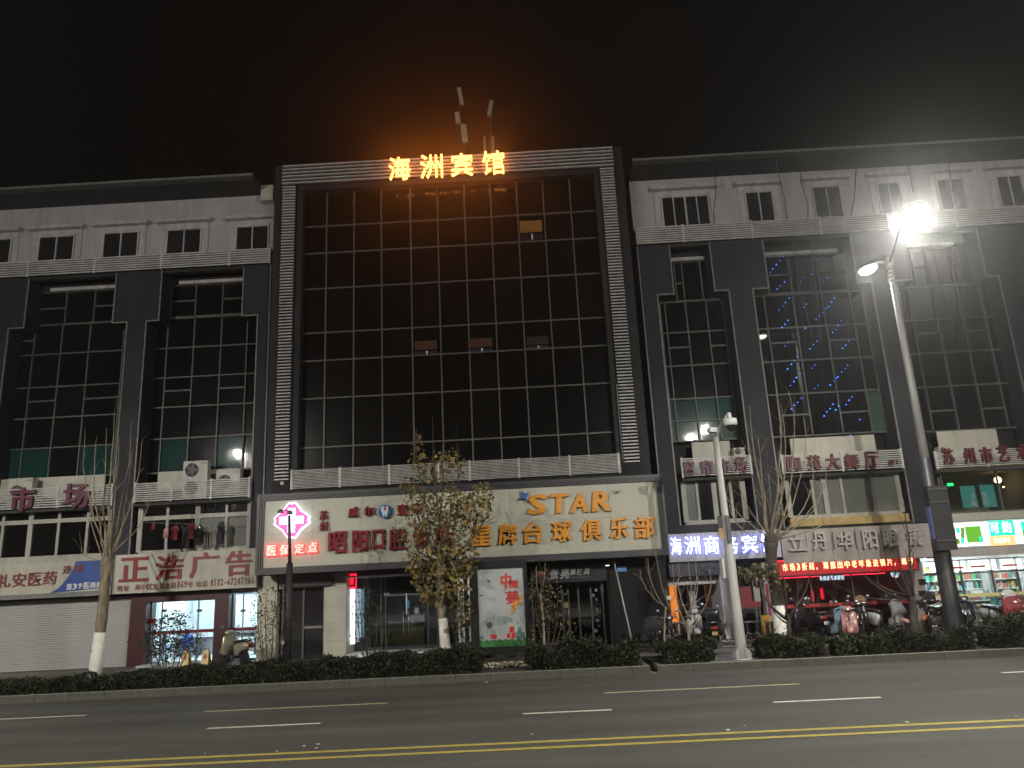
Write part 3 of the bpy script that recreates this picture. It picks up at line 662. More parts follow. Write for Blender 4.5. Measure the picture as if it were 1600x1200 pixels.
# ---------------------------------------------------------------- right wing
right = thing("office_building", "dark clad wing with white top storey and three glazed bays, right of the hotel", "building", (14, 30, 0))
WX0, WX1 = X(988, 320), 30.0
wz0, wz1 = Z(1300, 340, 29.3), Z(1300, 271, 29.4)+0.10
bx("white_wall", M["white"], right, WX0, WX1, 29.3, 30.2, wz0-0.3, wz1)
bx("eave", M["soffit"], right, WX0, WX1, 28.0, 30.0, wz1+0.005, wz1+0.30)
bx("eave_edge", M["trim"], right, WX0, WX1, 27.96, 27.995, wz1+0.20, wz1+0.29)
window(right, 1033, 308, 1112, 353, 4); 
for a in ((1164, 300, 1213, 345), (1269, 292, 1320, 337), (1370, 286, 1414, 331), (1463, 280, 1513, 325), (1556, 275, 1606, 320)): window(right, *a, 2)
rz0, rz1 = Z(1300, 366, 28.9), Z(1300, 339, 28.9)
bx("band_wall", M["dark"], right, WX0, WX1, 29.05, 29.29, rz0-0.1, rz1)
louvre(right, WX0, WX1, rz0, rz1, 28.85, 8, "slat", [X(x, 360, 28.85) for x in (1067, 1175, 1283, 1390, 1497)], "louvre_band", 0.055)
zt = rz0-0.02; zsR = Z(1200, 450); gzr = Z(1320, 822)
pilaster(right, WX0, X(1050, 420), WX0, X(1034, 520), zt, Z(1042, 460), gzr)
pilaster(right, X(1112, 420), X(1198, 420), X(1146, 520), X(1186, 520), zt, zsR, gzr)
pilaster(right, X(1332, 400), X(1421, 410), X(1371, 500), X(1412, 500), zt, Z(1370, 440), gzr)
pilaster(right, X(1531, 390), WX1, X(1572, 490), WX1, zt, Z(1560, 431), gzr)
bx("back_wall", M["darker"], right, WX0, WX1, GLW+0.25, GLW+0.4, Z(1320, 722), wz0-0.31)
xs = {"u": [X(v, 435, GLW) for v in (1054, 1066, 1095, 1112)], "l": [X(v, 575, GLW) for v in (1040, 1048, 1081, 1114, 1140)]}
zu = [Z(1085, v, GLW) for v in (409, 470)]; zl = [Z(1085, v, GLW) for v in (471, 519, 571, 623, 657, 689)]
bay_pair(right, xs, zu, zl, X(1050, 400), X(1112, 400), 0, 0, (X(1052, 410), X(1108, 407)), GLW, lambda c, r: M["gl_w"],
         lambda c, r: M["gl_g"] if r == 4 else M["gl_t"] if r == 3 else M["gl_w"], [(0, 0, .55)], [(1, 1, .45), (3, 1, .45)])
xs = {"u": [X(v, 430, GLW) for v in (1198, 1233, 1277, 1322)], "l": [X(v, 570, GLW) for v in (1190, 1207, 1253, 1300, 1345, 1366)]}
zu = [Z(1260, v, GLW) for v in (399, 457)]; zl = [Z(1260, v, GLW) for v in (459, 511, 563, 615, 681)]
bay_pair(right, xs, zu, zl, X(1198, 390), X(1332, 390), 0, 0, (X(1197, 401), X(1320, 393)), GLW, lambda c, r: M["gl_w"],
         lambda c, r: M["gl_g"] if (c, r) == (4, 3) else M["gl_w"], [(0, 0, .5), (2, 0, .5)], [(1, 1, .45), (3, 1, .45), (1, 3, .5), (3, 3, .5)], {(0, 1): .06, (1, 1): .06, (2, 1): .06})
xs = {"u": [X(v, 415, GLW) for v in (1424, 1446, 1485, 1521)], "l": [X(v, 560, GLW) for v in (1416, 1436, 1476, 1516, 1552, 1574)]}
zu = [Z(1470, v, GLW) for v in (387, 445)]; zl = [Z(1470, v, GLW) for v in (447, 499, 551, 604, 674)]
bay_pair(right, xs, zu, zl, X(1421, 380), X(1531, 380), 0, 0, (X(1418, 389), X(1506, 383)), GLW, lambda c, r: M["gl_w"],
         lambda c, r: M["gl_w"], [(0, 0, .5), (2, 0, .5)], [(1, 1, .4), (3, 1, .4), (1, 3, .55), (3, 3, .55)])
for (a, b2, c, d) in ((1080, 692, 1142, 715), (1233, 686, 1369, 706), (1462, 675, 1560, 696)):
    x0, x1, z0, z1 = R4(a, b2, c, d, 29.6); bx("apron_panel", M["boardw"], right, x0, x1, 29.55, 29.62, z0-0.5, z1)
RAILS = {}
for k, (a, b2, c, d, n) in dict(market=(1063, 716, 1176, 740, 9), dance=(1219, 711, 1413, 731, 9), arts=(1459, 706, 1625, 724, 9)).items():
    x0, x1, z0, z1 = R4(a, b2, c, d, 28.8); RAILS[k] = (x0, x1, z0, z1)
    louvre(right, x0, x1, z0, z1, 28.8, n, "wslat", [x0+.03, (x0+x1)/2, x1-.03]); bx("balcony_floor", M["soffit"], right, x0, x1, 28.83, 29.5, z0-0.14, z0-0.05)
low_band(right, 1066, 752, 1166, 812, (1090, 1117, 1143), 29.25, lambda i: M["gl_c"] if i == 0 else M["gl_w"])
low_band(right, 1227, 748, 1409, 800, (1270, 1289, 1316, 1363), 29.25, lambda i: M["gl_w"] if i == 0 else M["gl_c"], sill="ochre")
# the restaurant window at the right is clear: a dim warm room behind it
x0, x1, z0, z1 = R4(1468, 738, 1640, 795, 29.25)
shopfront(right, x0, x1, z0, z1, 29.25, [X(1560, 760, 29.25)], frame="hmulldark"); bx("sill", M["paleframe"], right, x0, x1, 28.95, 29.3, z0-0.3, z0-.02)
room(right, x0, x1, 29.35, 33, z0-0.02, z1+0.1, mat("warm_room_wall", (0.22, 0.18, 0.12), 0.8, var=0.3, scale=1), "wood")
RW = (x0, x1, z0, z1)
bx("floor_strip", M["soffit"], right, WX0, WX1, 29.05, GLW, Z(1320, 830, 28.8), Z(1320, 818, 29.2))
# a few fallen leaf scraps by the double yellow line
b = MB()
for k in range(14):
    x, y = random.uniform(-8, 9), random.choice([random.uniform(14.5, 15.0), random.uniform(14.5, 15.0), random.uniform(22.3, 22.8)]); r = random.uniform(.012, .03); b.obox((x, y, .008+r*.3), (r, r*.4, 0), (-r*.3, r*.7, 0), (0, 0, r*.3))
o = b.build("road_litter", M["pebble"]); o["kind"] = "stuff"
# ---------------------------------------------------------------- hotel block
hotel = thing("hotel_building", "tall dark hotel block with a glass curtain wall framed by grey louvre slats", "building", (-2.7, 30, 0))
HF, HG = 28.4, 28.95
ox0, ox1 = X(440, 300, HF), X(963, 300, HF)          # outer edges of the louvre frame
ix0, ix1 = X(462, 300, HF), X(939, 300, HF)          # inner edges
htop = Z(700, 241, HF); hin = Z(700, 273, HF)
hb = Z(440, 750, HF)
bx("side_cladding", M["dark"], hotel, X(426, 400, 28.6), ox0-0.002, 28.6, 31.0, GZ+3.2, htop+0.02)
bx("side_cladding", M["dark"], hotel, ox1+0.002, X(986, 400, 28.6), 28.6, 31.0, GZ+3.2, htop+0.02)
bx("frame_cladding", M["darker"], hotel, ox0, ix0, 28.50, 31, GZ+3.2, htop-0.001)
bx("frame_cladding", M["darker"], hotel, ix1, ox1, 28.50, 31, GZ+3.2, htop-0.001)
bx("frame_cladding", M["darker"], hotel, ix0+.001, ix1-.001, 28.50, 31, hin, htop-0.002)
gx0, gx1 = X(475, 500, HG), X(947, 500, HG)
bx("inner_border", M["dark"], hotel, ix0+.002, X(476, 400, HG), 28.56, HG+0.3, GZ+3.2, hin-.001)
bx("inner_border", M["dark"], hotel, X(930, 320, HG), ix1-.002, 28.56, HG+0.3, GZ+3.2, hin-.001)
bx("inner_border", M["dark"], hotel, X(476, 400, HG)+.001, X(930, 320, HG)-.001, 28.56, HG+0.3, Z(700, 292, HG), hin-.001)
for nm, a, c in (("louvre_strip", ox0, ix0), ("louvre_strip", ix1, ox1)):
    lv = part(nm, hotel); n = 96; p = (hin-0.02-hb)/n
    for i in range(n): bx("slat", M["slat"], lv, a+0.03, c-0.02, HF, HF+0.09, hb+p*i, hb+p*i+p*0.38)
lv = part("louvre_strip", hotel); n = 6; p = (htop-hin)/n
for i in range(n): bx("slat", M["slat"], lv, ox0, ox1, HF-0.01, HF+0.09, hin+p*i+0.02, hin+p*i+p*0.45)
bx("edge_trim", M["trim"], hotel, ix1-0.03, ix1-0.005, HF, HF+0.05, hb, hb+3.0)
xs = [X(v, 300, HG) for v in (476, 512, 554, 596, 641, 683, 725, 766, 807, 848, 890, 930)]
zs = [Z(700, v, HG) for v in (288, 343.5, 385.5, 441, 510, 553.5, 612.5, 689, 735)]
cw = glazed_bay(hotel, xs, zs, HG, lambda c, r: M["gl_h"], M["hmull"], w=0.055, name="curtain_wall")
bx("back_wall", M["darker"], hotel, gx0, gx1, HG+0.2, HG+0.3, GZ+3.2, htop-.01)
# opened vents and blind edges behind them
def vent(a, b_, c, d, m, gapm="paper"):
    x0, x1, z0, z1 = R4(a, b_, c, d, HG)
    bx("open_vent", M[m], hotel, x0, x1, HG-0.13, HG-0.11, z0+(z1-z0)*0.36, z1)
    bx("vent_gap", M["black"], hotel, x0, x1, HG-0.02, HG-0.005, z0, z0+(z1-z0)*0.34)
    bx("blind_edge", M[gapm], hotel, x0+(x1-x0)*0.5, x0+(x1-x0)*0.56, HG-0.035, HG-0.022, z0, z0+(z1-z0)*0.34)
M["vent_amber"] = mat("vent_pane_amber", (0.24, 0.115, 0.03), 0.3, var=0.2); M["vent_red"] = mat("vent_pane_brown", (0.075, 0.033, 0.02), 0.3, var=0.2); M["vent_grey"] = mat("vent_pane_grey", (0.025, 0.022, 0.02), 0.3)  # vent panes differ in colour: amber, brown and grey
vent(812, 348, 848, 374, "vent_amber"); vent(648, 535, 684, 555, "vent_red"); vent(734, 531, 770, 551, "vent_red"); vent(822, 528, 858, 546, "vent_grey")
# the louvred ledge under the curtain wall
x0, x1, z0, z1 = R4(454, 735, 971, 738, 28.15)
z0, z1 = Z(700, 752, 28.15), Z(700, 722, 28.15)
louvre(hotel, x0, x1, z0, z1, 28.15, 13, "wslat", [X(v, 735, 28.15) for v in (456, 531, 608, 685, 734, 811, 891, 968)], "louvre_rail", (z1-z0)/13*0.40)
bx("ledge_floor", M["darker"], hotel, x0, x1, 28.2, 28.9, z0-0.25, z0-0.03)
bx("ledge_back", M["darker"], hotel, x0, x1, 28.45, 28.5, z0, z1-0.15)
bx("base_cladding", M["dark"], hotel, X(427, 740, 28.5), X(1006, 740, 28.5), 28.52, 28.598, Z(700, 790, 28.5), z0-0.03)
for a, b2 in ((441, 755),): x, z = X(a, b2, 28.5), Z(a, b2, 28.5); bx("junction_box", M["ac"], hotel, x-.06, x+.06, 28.46, 28.519, z-.06, z+.06)
# ground floor under the big sign (plane 28.9)
SY = 28.9
sb = Z(720, 884, 27.75)            # underside of the sign box
pl = X(402, 960, SY)
def tiles(nm, x0, x1, z0, z1, y):
    w = part(nm, hotel); n = 5
    bx("wall_core", M["cream"], w, x0+.01, x1-.01, y+0.02, y+1.0, z0, z1)
    h = (z1-z0)/n
    for i in range(n): bx("tile", M["cream"], w, x0, x1, y, y+0.019, z0+h*i+.004, z0+h*(i+1)-.004)
tiles("tiled_pier", X(402, 960, SY), X(432, 960, SY), GZ, sb, SY)
tiles("tiled_pier", X(506, 960, SY), X(541, 960, SY), GZ, sb, SY)
bx("fascia_box", M["black"], hotel, X(438, 908, 28.7), X(519, 905, 28.7), 28.7, 28.895, Z(478, 916, 28.7), Z(478, 894, 28.7))
dz = Z(475, 921, SY)
bx("door_head", M["cream"], hotel, X(432, 960, SY)+.003, X(506, 960, SY)-.003, SY+0.1, SY+0.5, dz+.05, sb)
d = part("glass_door", hotel)
bx("pane", M["gl_s"], d, X(440, 970, SY), X(471, 970, SY), SY+0.22, SY+0.24, GZ+.02, dz)
bx("pane", M["gl_s"], d, X(472, 970, SY), X(503, 970, SY), SY+0.25, SY+0.27, GZ+.02, dz)
for x in (439, 471.5, 504): bx("frame", M["hmulldark"], d, X(x, 970, SY)-.03, X(x, 970, SY)+.03, SY+0.17, SY+0.215, GZ, dz+.05)
bx("push_bar", M["trim"], d, X(473, 975, SY), X(502, 975, SY), SY+0.13, SY+0.165, Z(475, 983, SY), Z(475, 979, SY))
bx("notice", M["paper"], d, X(437, 1005, SY), X(446, 1005, SY), SY+0.14, SY+0.16, Z(440, 1008, SY), Z(440, 1002, SY))
# dental clinic recess
RYc = 30.1
rx0, rx1 = X(541, 960, SY), X(746, 960, RYc)
bx("clinic_soffit", M["room"], hotel, rx0, rx1, 28.4, RYc, Z(640, 897, RYc)-.05, Z(640, 897, RYc))
bx("clinic_side", M["cream"], hotel, rx0-.02, rx0+.02, SY+1.0, RYc+0.3, GZ, sb)
ctop = Z(640, 897, RYc)-.06
shopfront(hotel, rx0+.03, rx1, GZ, ctop, RYc, [X(v, 970, RYc) for v in (596, 603, 669, 684)], glass="glassd", frame="mull", mw=0.045)
bx("door_rail", M["trim"], hotel, X(603, 930, RYc), X(669, 930, RYc), RYc-0.03, RYc-0.002, Z(636, 930, RYc), Z(636, 927.5, RYc))
for v in (631, 639): MB().tube([(X(v, 990, RYc), RYc-0.08, Z(v, 989, RYc)), (X(v, 955, RYc), RYc-0.08, Z(v, 954, RYc))], 0.018, 8).build("door_handle", M["steel"], hotel)
bx("door_notice", M["pred"], hotel, X(663, 930, RYc), X(670, 930, RYc), RYc-0.02, RYc-0.004, Z(666, 934, RYc), Z(666, 927, RYc))
bx("door_notice", M["paper"], hotel, X(600, 929, RYc), X(608, 929, RYc), RYc-0.02, RYc-0.004, Z(604, 931, RYc), Z(604, 927, RYc))
room(hotel, rx0+.03, rx1+0.4, RYc+0.1, 33.6, GZ, ctop, M["roomd"])
bx("inner_wall", mat("teal_grey_wall", (0.16, 0.19, 0.19), 0.8), hotel, X(684, 960, 31.2), rx1, 31.2, 31.3, GZ, ctop)
bx("inner_beam", M["darker"], hotel, X(598, 960, 31), X(684, 960, 31), 31.0, 31.2, Z(640, 924, 31), ctop)  # reaches the ceiling to screen the added light behind it
bx("clinic_fill_light", M["clinic"], hotel, -5.4, -4.3, 31.35, 31.6, ctop-0.04, ctop-0.01)  # unseen light added behind the beam to brighten the reception desk
# the dark noodle-shop front at the right, plane 29.2
NY = 29.2; nx0, nx1 = X(832, 960, NY), X(950, 960, NY)
bx("shop_pier", M["darker"], hotel, X(741, 960, NY), nx0, NY-0.05, NY+1, GZ, sb)
bx("black_wall", M["darker"], hotel, nx1, X(1047, 960, 28.7), 28.75, 30.0, GZ, sb)
ntop = Z(900, 909, NY)
bx("black_fascia", M["black"], hotel, nx0, nx1-.002, 28.72, NY+.1, ntop, Z(890, 884, 28.72))
bx("upper_fascia", M["darker"], hotel, nx0, nx1-.002, 28.78, NY+.1, Z(890, 884, 28.72)+.002, sb)
shopfront(hotel, nx0+.02, nx1-.02, GZ+.05, ntop-.005, NY+0.25, [X(v, 960, NY) for v in (880, 890, 906, 926)], glass="glassd", frame="mull", mw=0.06)
room(hotel, nx0+.02, nx1-.02, NY+0.4, 33, GZ, ntop-.01, M["darker"])
bx("corner_post", M["mull"], hotel, X(944, 960, NY)-.05, X(944, 960, NY)+.05, NY-0.1, NY+0.2, GZ, ntop-.005)
for v in (881, 889): MB().tube([(X(v, 990, NY), NY+0.16, Z(v, 1000, NY)), (X(v, 930, NY), NY+0.16, Z(v, 926, NY))], 0.016, 8).build("door_handle", M["steel"], hotel)
bx("door_plate", M["ochre"], hotel, X(882, 945, NY), X(888, 945, NY), NY+0.17, NY+0.19, Z(885, 950, NY), Z(885, 942, NY))
for k in range(9):                                      # round paper snowflakes on the side glass
    x, z = X(933+random.uniform(-6, 6), 960, NY), Z(935, 922+k*8, NY)
    MB().lathe([(0.075*random.uniform(.6, 1.2), 0), (0.07, 0.004)], (x, NY+0.235, z), 10, 'y').build("window_sticker", M["greycloth"], hotel)
bx("entrance_mat", M["carpet"], hotel, X(905, 1010, 28.6), X(925, 1010, 28.6), 28.2, 28.7, GZ, GZ+0.02)
bx("house_number_plate", M["skyblue"], hotel, X(964, 885, 28.7), X(979, 884, 28.7), 28.72, 28.748, Z(972, 893, 28.7), Z(972, 884, 28.7))
bx("plate_line", M["paper"], hotel, X(965, 885, 28.7), X(978, 884, 28.7), 28.715, 28.719, Z(972, 889, 28.7), Z(972, 888, 28.7))
bx("switch_box", M["paper"], hotel, X(1042, 934, 28.6), X(1049, 934, 28.6), 28.66, 28.748, Z(1045, 937, 28.6), Z(1045, 931, 28.6))
for (a, b2) in ((817, 878), (949, 884)):
    x, z = X(a, b2, 28.5), Z(a, b2, 28.5); f = part("spotlight", hotel); bx("spotlight_body", M["frame"], f, x-.11, x+.11, 28.4, 28.72, z+.02, z+.12); bx("spotlight_lens", M["white_led"], f, x-.06, x+.06, 28.41, 28.5, z-.005, z+.018)
# roof: parapet cap, masts (own things further down)
bx("roof_slab", M["dark"], hotel, ox0, ox1, 28.7, 45, htop-0.4, htop-0.05)

# ================================================================== signs
# roof sign
t = thing("roof_letters", "glowing amber rooftop letters on the louvred top of the hotel", "sign", (P(700, 256, 28.2).x, 28.3, htop-0.9))
for ch, (a, b2, c, d) in zip("海洲宾馆", ((607, 246, 641, 279), (656, 242, 692, 276), (704, 240, 739, 273), (753, 236, 789, 270))):
    x0, x1, z0, z1 = R4(a, b2, c, d, 28.2); letter(t, ch, x0, x1, z0, z1, 28.2, 0.10, M["amber_led"], 0.0)
    l = bpy.data.lights.new("letter_light", 'AREA'); l.energy = 44; l.size = 0.8; l.color = (1.0, 0.22, 0.008); lo = bpy.data.objects.new("letter_light", l); COL.objects.link(lo); lo.parent = t; lo.location = Vector(((x0+x1)/2, 28.15, (z0+z1)/2))-Vector(t.location); lo.rotation_euler = (math.radians(-90), 0, 0)
# the main sign box
mx0, mx1 = X(401, 830, 27.75), X(1040, 800, 27.75); mz0, mz1 = Z(720, 883, 27.75), Z(720, 757, 27.75)
ms = thing("shop_sign_box", "long cream sign box with a charcoal frame above the hotel's ground floor shops", "sign", ((mx0+mx1)/2, 28, mz0))
fx0, fx1 = X(411, 830, 27.8), X(1031, 800, 27.8); fz0, fz1 = Z(720, 873, 27.8), Z(720, 767.5, 27.8)
bx("sign_case", M["frame"], ms, mx0+.01, mx1-.01, 27.87, 28.51, mz0+.01, mz1-.01)
ncol = 8
for i in range(ncol):
    for j in range(2):
        a = fx0+(fx1-fx0)*i/ncol; c = fx0+(fx1-fx0)*(i+1)/ncol; z_a = fz0+(fz1-fz0)*j/2; z_b = fz0+(fz1-fz0)*(j+1)/2
        bx("sign_panel", M["sign"], ms, a+.004, c-.004, 27.84, 27.868, z_a+.004, z_b-.004)
for k, (dy, w) in enumerate(((27.70, 0.10), (27.735, 0.08), (27.77, 0.06))):          # stepped frame
    o0 = 0.085*k
    bx("sign_frame", M["frame"], ms, mx0+o0, mx1-o0, dy, 27.869, mz1-o0-w, mz1-o0); bx("sign_frame", M["frame"], ms, mx0+o0, mx1-o0, dy, 27.869, mz0+o0, mz0+o0+w)
    bx("sign_frame", M["frame"], ms, mx0+o0, mx0+o0+w, dy+.001, 27.869, mz0+o0+w, mz1-o0-w); bx("sign_frame", M["frame"], ms, mx1-o0-w, mx1-o0, dy+.001, 27.869, mz0+o0+w, mz1-o0-w)
LY = 27.7
def chars(parent, items, m, Y=LY, depth=0.12, bold=0.03, **kw):
    for ch, (a, b2, c, d) in items:
        x0, x1, z0, z1 = R4(a, b2, c, d, Y); letter(parent, ch, x0, x1, z0, z1, Y, depth, m, bold, **kw)
t = thing("clinic_letters", "dark red raised letters of the dental clinic across the left of the cream sign box", "sign lettering", (X(610, 840, LY), LY, Z(610, 860, LY)))
chars(t, zip("昭阳口腔诊所", ((513, 831, 541, 864), (550, 829, 575, 862), (581, 828, 600, 858), (607, 826, 634, 859), (645, 823, 671, 856), (679, 821, 706, 854))), M["red"], depth=0.14, bold=0.045)
chars(t, zip("威尔", ((544, 792, 560, 808), (568, 791, 585, 806))), M["red"], depth=0.10, bold=0.05)
chars(t, zip("壹嘉", ((620, 788, 637, 804), (643, 786, 660, 802))), M["red"], depth=0.10, bold=0.05)
chars(t, zip("苏州", ((499, 798, 512, 812), (499, 815, 512, 829))), M["red"], depth=0.08, bold=0.045)
lg = thing("tooth_logo", "round blue logo with a white tooth on the cream sign box", "logo", (X(601, 799, LY), LY, Z(601, 810, LY)))
cxl, czl = X(601.5, 799, LY), Z(601.5, 799, LY)
MB().lathe([(0.24, 0), (0.24, 0.10)], (cxl, LY, czl), 28, 'y').build("disc", M["skyblue"], lg)
MB().prism([(cxl+.24*a*1.1, czl+.24*b2*1.1) for a, b2 in ((-.5,.55),(-.25,.7),(0,.6),(.25,.7),(.5,.55),(.5,.1),(.35,-.3),(.25,-.75),(.1,-.7),(0,-.1),(-.1,-.7),(-.25,-.75),(-.35,-.3),(-.5,.1))], LY-.03, LY-.002).build("tooth", M["paper"], lg)
bx("red_cross_mark", M["pred"], lg, cxl-.04, cxl+.04, LY-.04, LY-.031, czl+.03, czl+.15)
t = thing("billiard_club_letters", "amber raised letters of the billiards club across the right of the cream sign box", "sign lettering", (X(880, 820, LY), LY, Z(880, 850, LY)))
chars(t, zip("星牌台球俱乐部", ((736, 822, 768, 852), (777, 819, 808, 850), (815, 816, 848, 848), (860, 814, 893, 846), (905, 812, 940, 844), (950, 809, 982, 841), (988, 807, 1024, 840))), M["orange"], depth=0.16, bold=0.04, shear=0.08)
chars(t, zip("STAR", ((822, 773, 853, 803), (856, 772, 887, 801), (888, 771, 920, 800), (923, 768, 956, 798))), M["orange"], depth=0.14, bold=0.045, shear=0.12)
chars(t, zip("TM", ((956, 766, 961, 770), (962, 766, 968, 770))), M["trim"], depth=0.02, bold=0.01)
st = thing("blue_star_logo", "small blue four pointed star at the top left of the amber S", "logo", (X(820, 775, LY), LY, Z(820, 785, LY)))
cxs, czs = X(819, 775, LY), Z(819, 775, LY)
MB().prism([(cxs+.23*r*math.cos(a), czs+.23*r*math.sin(a)) for a, r in [(math.radians(30+45*k), 1 if k % 2 == 0 else .38) for k in range(8)]], LY-.03, LY+.08).build("star", mat("star_blue", (0.03, 0.09, 0.33), 0.4), st)
# lit cross emblem
cr = thing("medical_cross_sign", "lit white cross on a pink flower shaped panel on the sign box", "sign", (X(456, 814, LY), LY, Z(456, 843, LY)))
ccx, ccz = X(456, 813, LY), Z(456, 813, LY); R = 0.66
def petal(k, dx=0.0):      # octofoil outline: a diamond with notched lobes
    pts = []
    for q in range(4):
        a = math.pi/2*q
        for (r, off) in ((1.0, -0.17), (0.93, -0.05), (0.93, 0.05), (1.0, 0.17), (0.80, 0.52), (0.72, 0.785), (0.80, 1.05)):
            pts.append((ccx+R*k*r*math.cos(a+off), ccz+R*k*r*math.sin(a+off)))
    return pts
MB().prism(petal(1.0), LY-0.02, LY+0.12).build("acrylic_rim", M["cross_led"], cr)
MB().prism(petal(0.93), LY-0.035, LY-0.021).build("pink_panel", M["pink_led"], cr)
cm = MB(); w = 0.13; l = 0.43
cm.prism([(ccx-w, ccz-l), (ccx+w, ccz-l), (ccx+w, ccz-w), (ccx+l, ccz-w), (ccx+l, ccz+w), (ccx+w, ccz+w), (ccx+w, ccz+l), (ccx-w, ccz+l), (ccx-w, ccz+w), (ccx-l, ccz+w), (ccx-l, ccz-w), (ccx-w, ccz-w)], LY-0.055, LY-0.036)
cm.build("white_cross", M["cross_led"], cr)
t = thing("insurance_letters", "red lit letters under the glowing cross on the sign box", "sign lettering", (X(456, 857, LY), LY, Z(456, 868, LY)))
chars(t, zip("医保定点", ((417, 852, 431, 868), (437, 851, 451, 867), (460, 849, 474, 865), (481, 847, 495, 863))), M["red_led_hot"], depth=0.05, bold=0.03)
chars(t, zip("医保定点", ((416, 851, 432, 869), (436, 850, 452, 868), (459, 848, 475, 866), (480, 846, 496, 864))), M["red_led"], Y=LY+0.055, depth=0.05, bold=0.06, name="letter_halo")
# printing shop board
by = 28.55
t = thing("printing_shop_sign", "aged cream board with big dark red letters above the lit printing shop", "sign", (X(288, 890, by), by, Z(288, 910, by)))
x0, x1 = X(177, 895, by), X(401, 880, by); z0, z1 = Z(290, 923, by), Z(290, 862, by)
bx("board", M["boardw"], t, x0, x1, by+.02, by+.45, z0, z1)
for a, w in ((x0, .05),): bx("board_edge", M["trim"], t, a, a+w, by+.01, by+.019, z0, z1)
chars(t, zip("正浩广告", ((188, 872, 232, 908), (243, 869, 286, 905), (297, 864, 341, 902), (353, 861, 394, 899))), M["redflat"], Y=by, depth=0.019, bold=0.035)
x = 183
for ch, w in [(c, 10) for c in "地址"]+[(" ", 8)]+[(c, 9.4) for c in "吴中区东吴北路"]+[(c, 5.4) for c in "169"]+[("号", 9.4), (" ", 4), ("电", 9.4), ("话", 9.4), (" ", 3.5)]+[(c, 5.3) for c in "0512-67287986"]:
    if ch != " ":
        yy = 923-(x-183)*0.056; h = 9 if w > 7 else 11
        if ch == "-": chars(t, [(ch, (x, yy-4, x+w-1, yy-2.5))], M["brown"], Y=by, depth=0.019, bold=0.02, res=1)
        elif ch == "1": chars(t, [(ch, (x+1, yy-h+1, x+w-2.2, yy+1))], M["brown"], Y=by, depth=0.019, bold=0.015, res=1)
        else: chars(t, [(ch, (x, yy-h+1, x+w-1.4, yy+1))], M["brown"], Y=by, depth=0.019, bold=0.015, res=1)
    x += w
# pharmacy board
t = thing("pharmacy_sign", "white and blue pharmacy board above the closed grey roller shutter", "sign", (X(60, 905, by), by, Z(60, 920, by)))
x0, x1 = X(-70, 905, by), X(175, 890, by); z0, z1 = Z(80, 927, by), Z(80, 879, by)
bx("board", M["boardw"], t, x0, x1-.01, by+.02, by+.45, z0, z1)
bluep = [(X(v, u, by), Z(v, u, by)) for v, u in ((78, 927), (92, 918), (104, 905), (112, 893), (118, 877), (175, 872), (175, 917))]
MB().prism([(min(a, x1-.012), min(max(c, z0), z1)) for a, c in bluep], by+.008, by+.019).build("blue_field", M["blue"], t)
chars(t, zip("礼安医药", ((-4, 898, 16, 918), (20, 896, 40, 917), (45, 895, 64, 915), (68, 893, 88, 913))), M["brown"], Y=by, depth=0.019, bold=0.04)
chars(t, zip("连锁", ((98, 884, 112, 896), (116, 882, 130, 894))), M["brown"], Y=by-.012, depth=0.019, bold=0.03)
chars(t, zip("第39医药商店", ((104, 912, 112, 922), (114, 912, 120, 921), (122, 911, 128, 920), (131, 910, 139, 920), (141, 910, 149, 919), (151, 909, 159, 918), (161, 908, 169, 917))), M["paper"], Y=by-.012, depth=0.019, bold=0.03, res=1)
bx("lower_trim", M["trim"], t, x0, x1, by+.05, by+.45, z0-.16, z0-.003)
# market letters on the left rail
t = thing("market_letters", "two large magenta letters fixed to the left wing's louvre rail", "sign lettering", (X(75, 780, 28.7), 28.7, Z(75, 795, 28.7)))
chars(t, zip("市场", ((17, 762, 52, 798), (99, 756, 137, 793))), M["magenta"], Y=28.66, depth=0.10, bold=0.07)
def rail_letters(name, label, s, boxes, m):
    t = thing(name, label, "sign lettering", (X(boxes[0][0], 730, 28.7), 28.7, Z(boxes[0][0], 738, 28.7)))
    chars(t, zip(s, boxes), m, Y=28.66, depth=0.10, bold=0.055); return t
rail_letters("curtain_market_letters", "magenta letters on the narrow louvre rail behind the camera pole", "窗帘市场", ((1067, 720, 1087, 742), (1094, 719, 1116, 741), (1122, 717, 1142, 739), (1147, 714, 1169, 738)), M["magenta"])
t = rail_letters("dance_hall_letters", "maroon letters on the louvre rail above the ochre window sill", "陶苑大舞厅", ((1228, 712, 1253, 735), (1260, 711, 1285, 734), (1289, 709, 1315, 733), (1318, 709, 1345, 732), (1349, 706, 1376, 731)), M["maroon"])
chars(t, zip("2楼", ((1400, 718, 1404, 724), (1388, 718, 1398, 726))), M["maroon"], Y=28.66, depth=0.05, bold=0.03, res=1)
rail_letters("arts_letters", "dark maroon letters on the rail above the dim restaurant window", "苏州市艺术", ((1472, 701, 1494, 725), (1504, 700, 1527, 724), (1530, 698, 1554, 723), (1557, 696, 1580, 720), (1587, 694, 1609, 717)), M["maroon"])
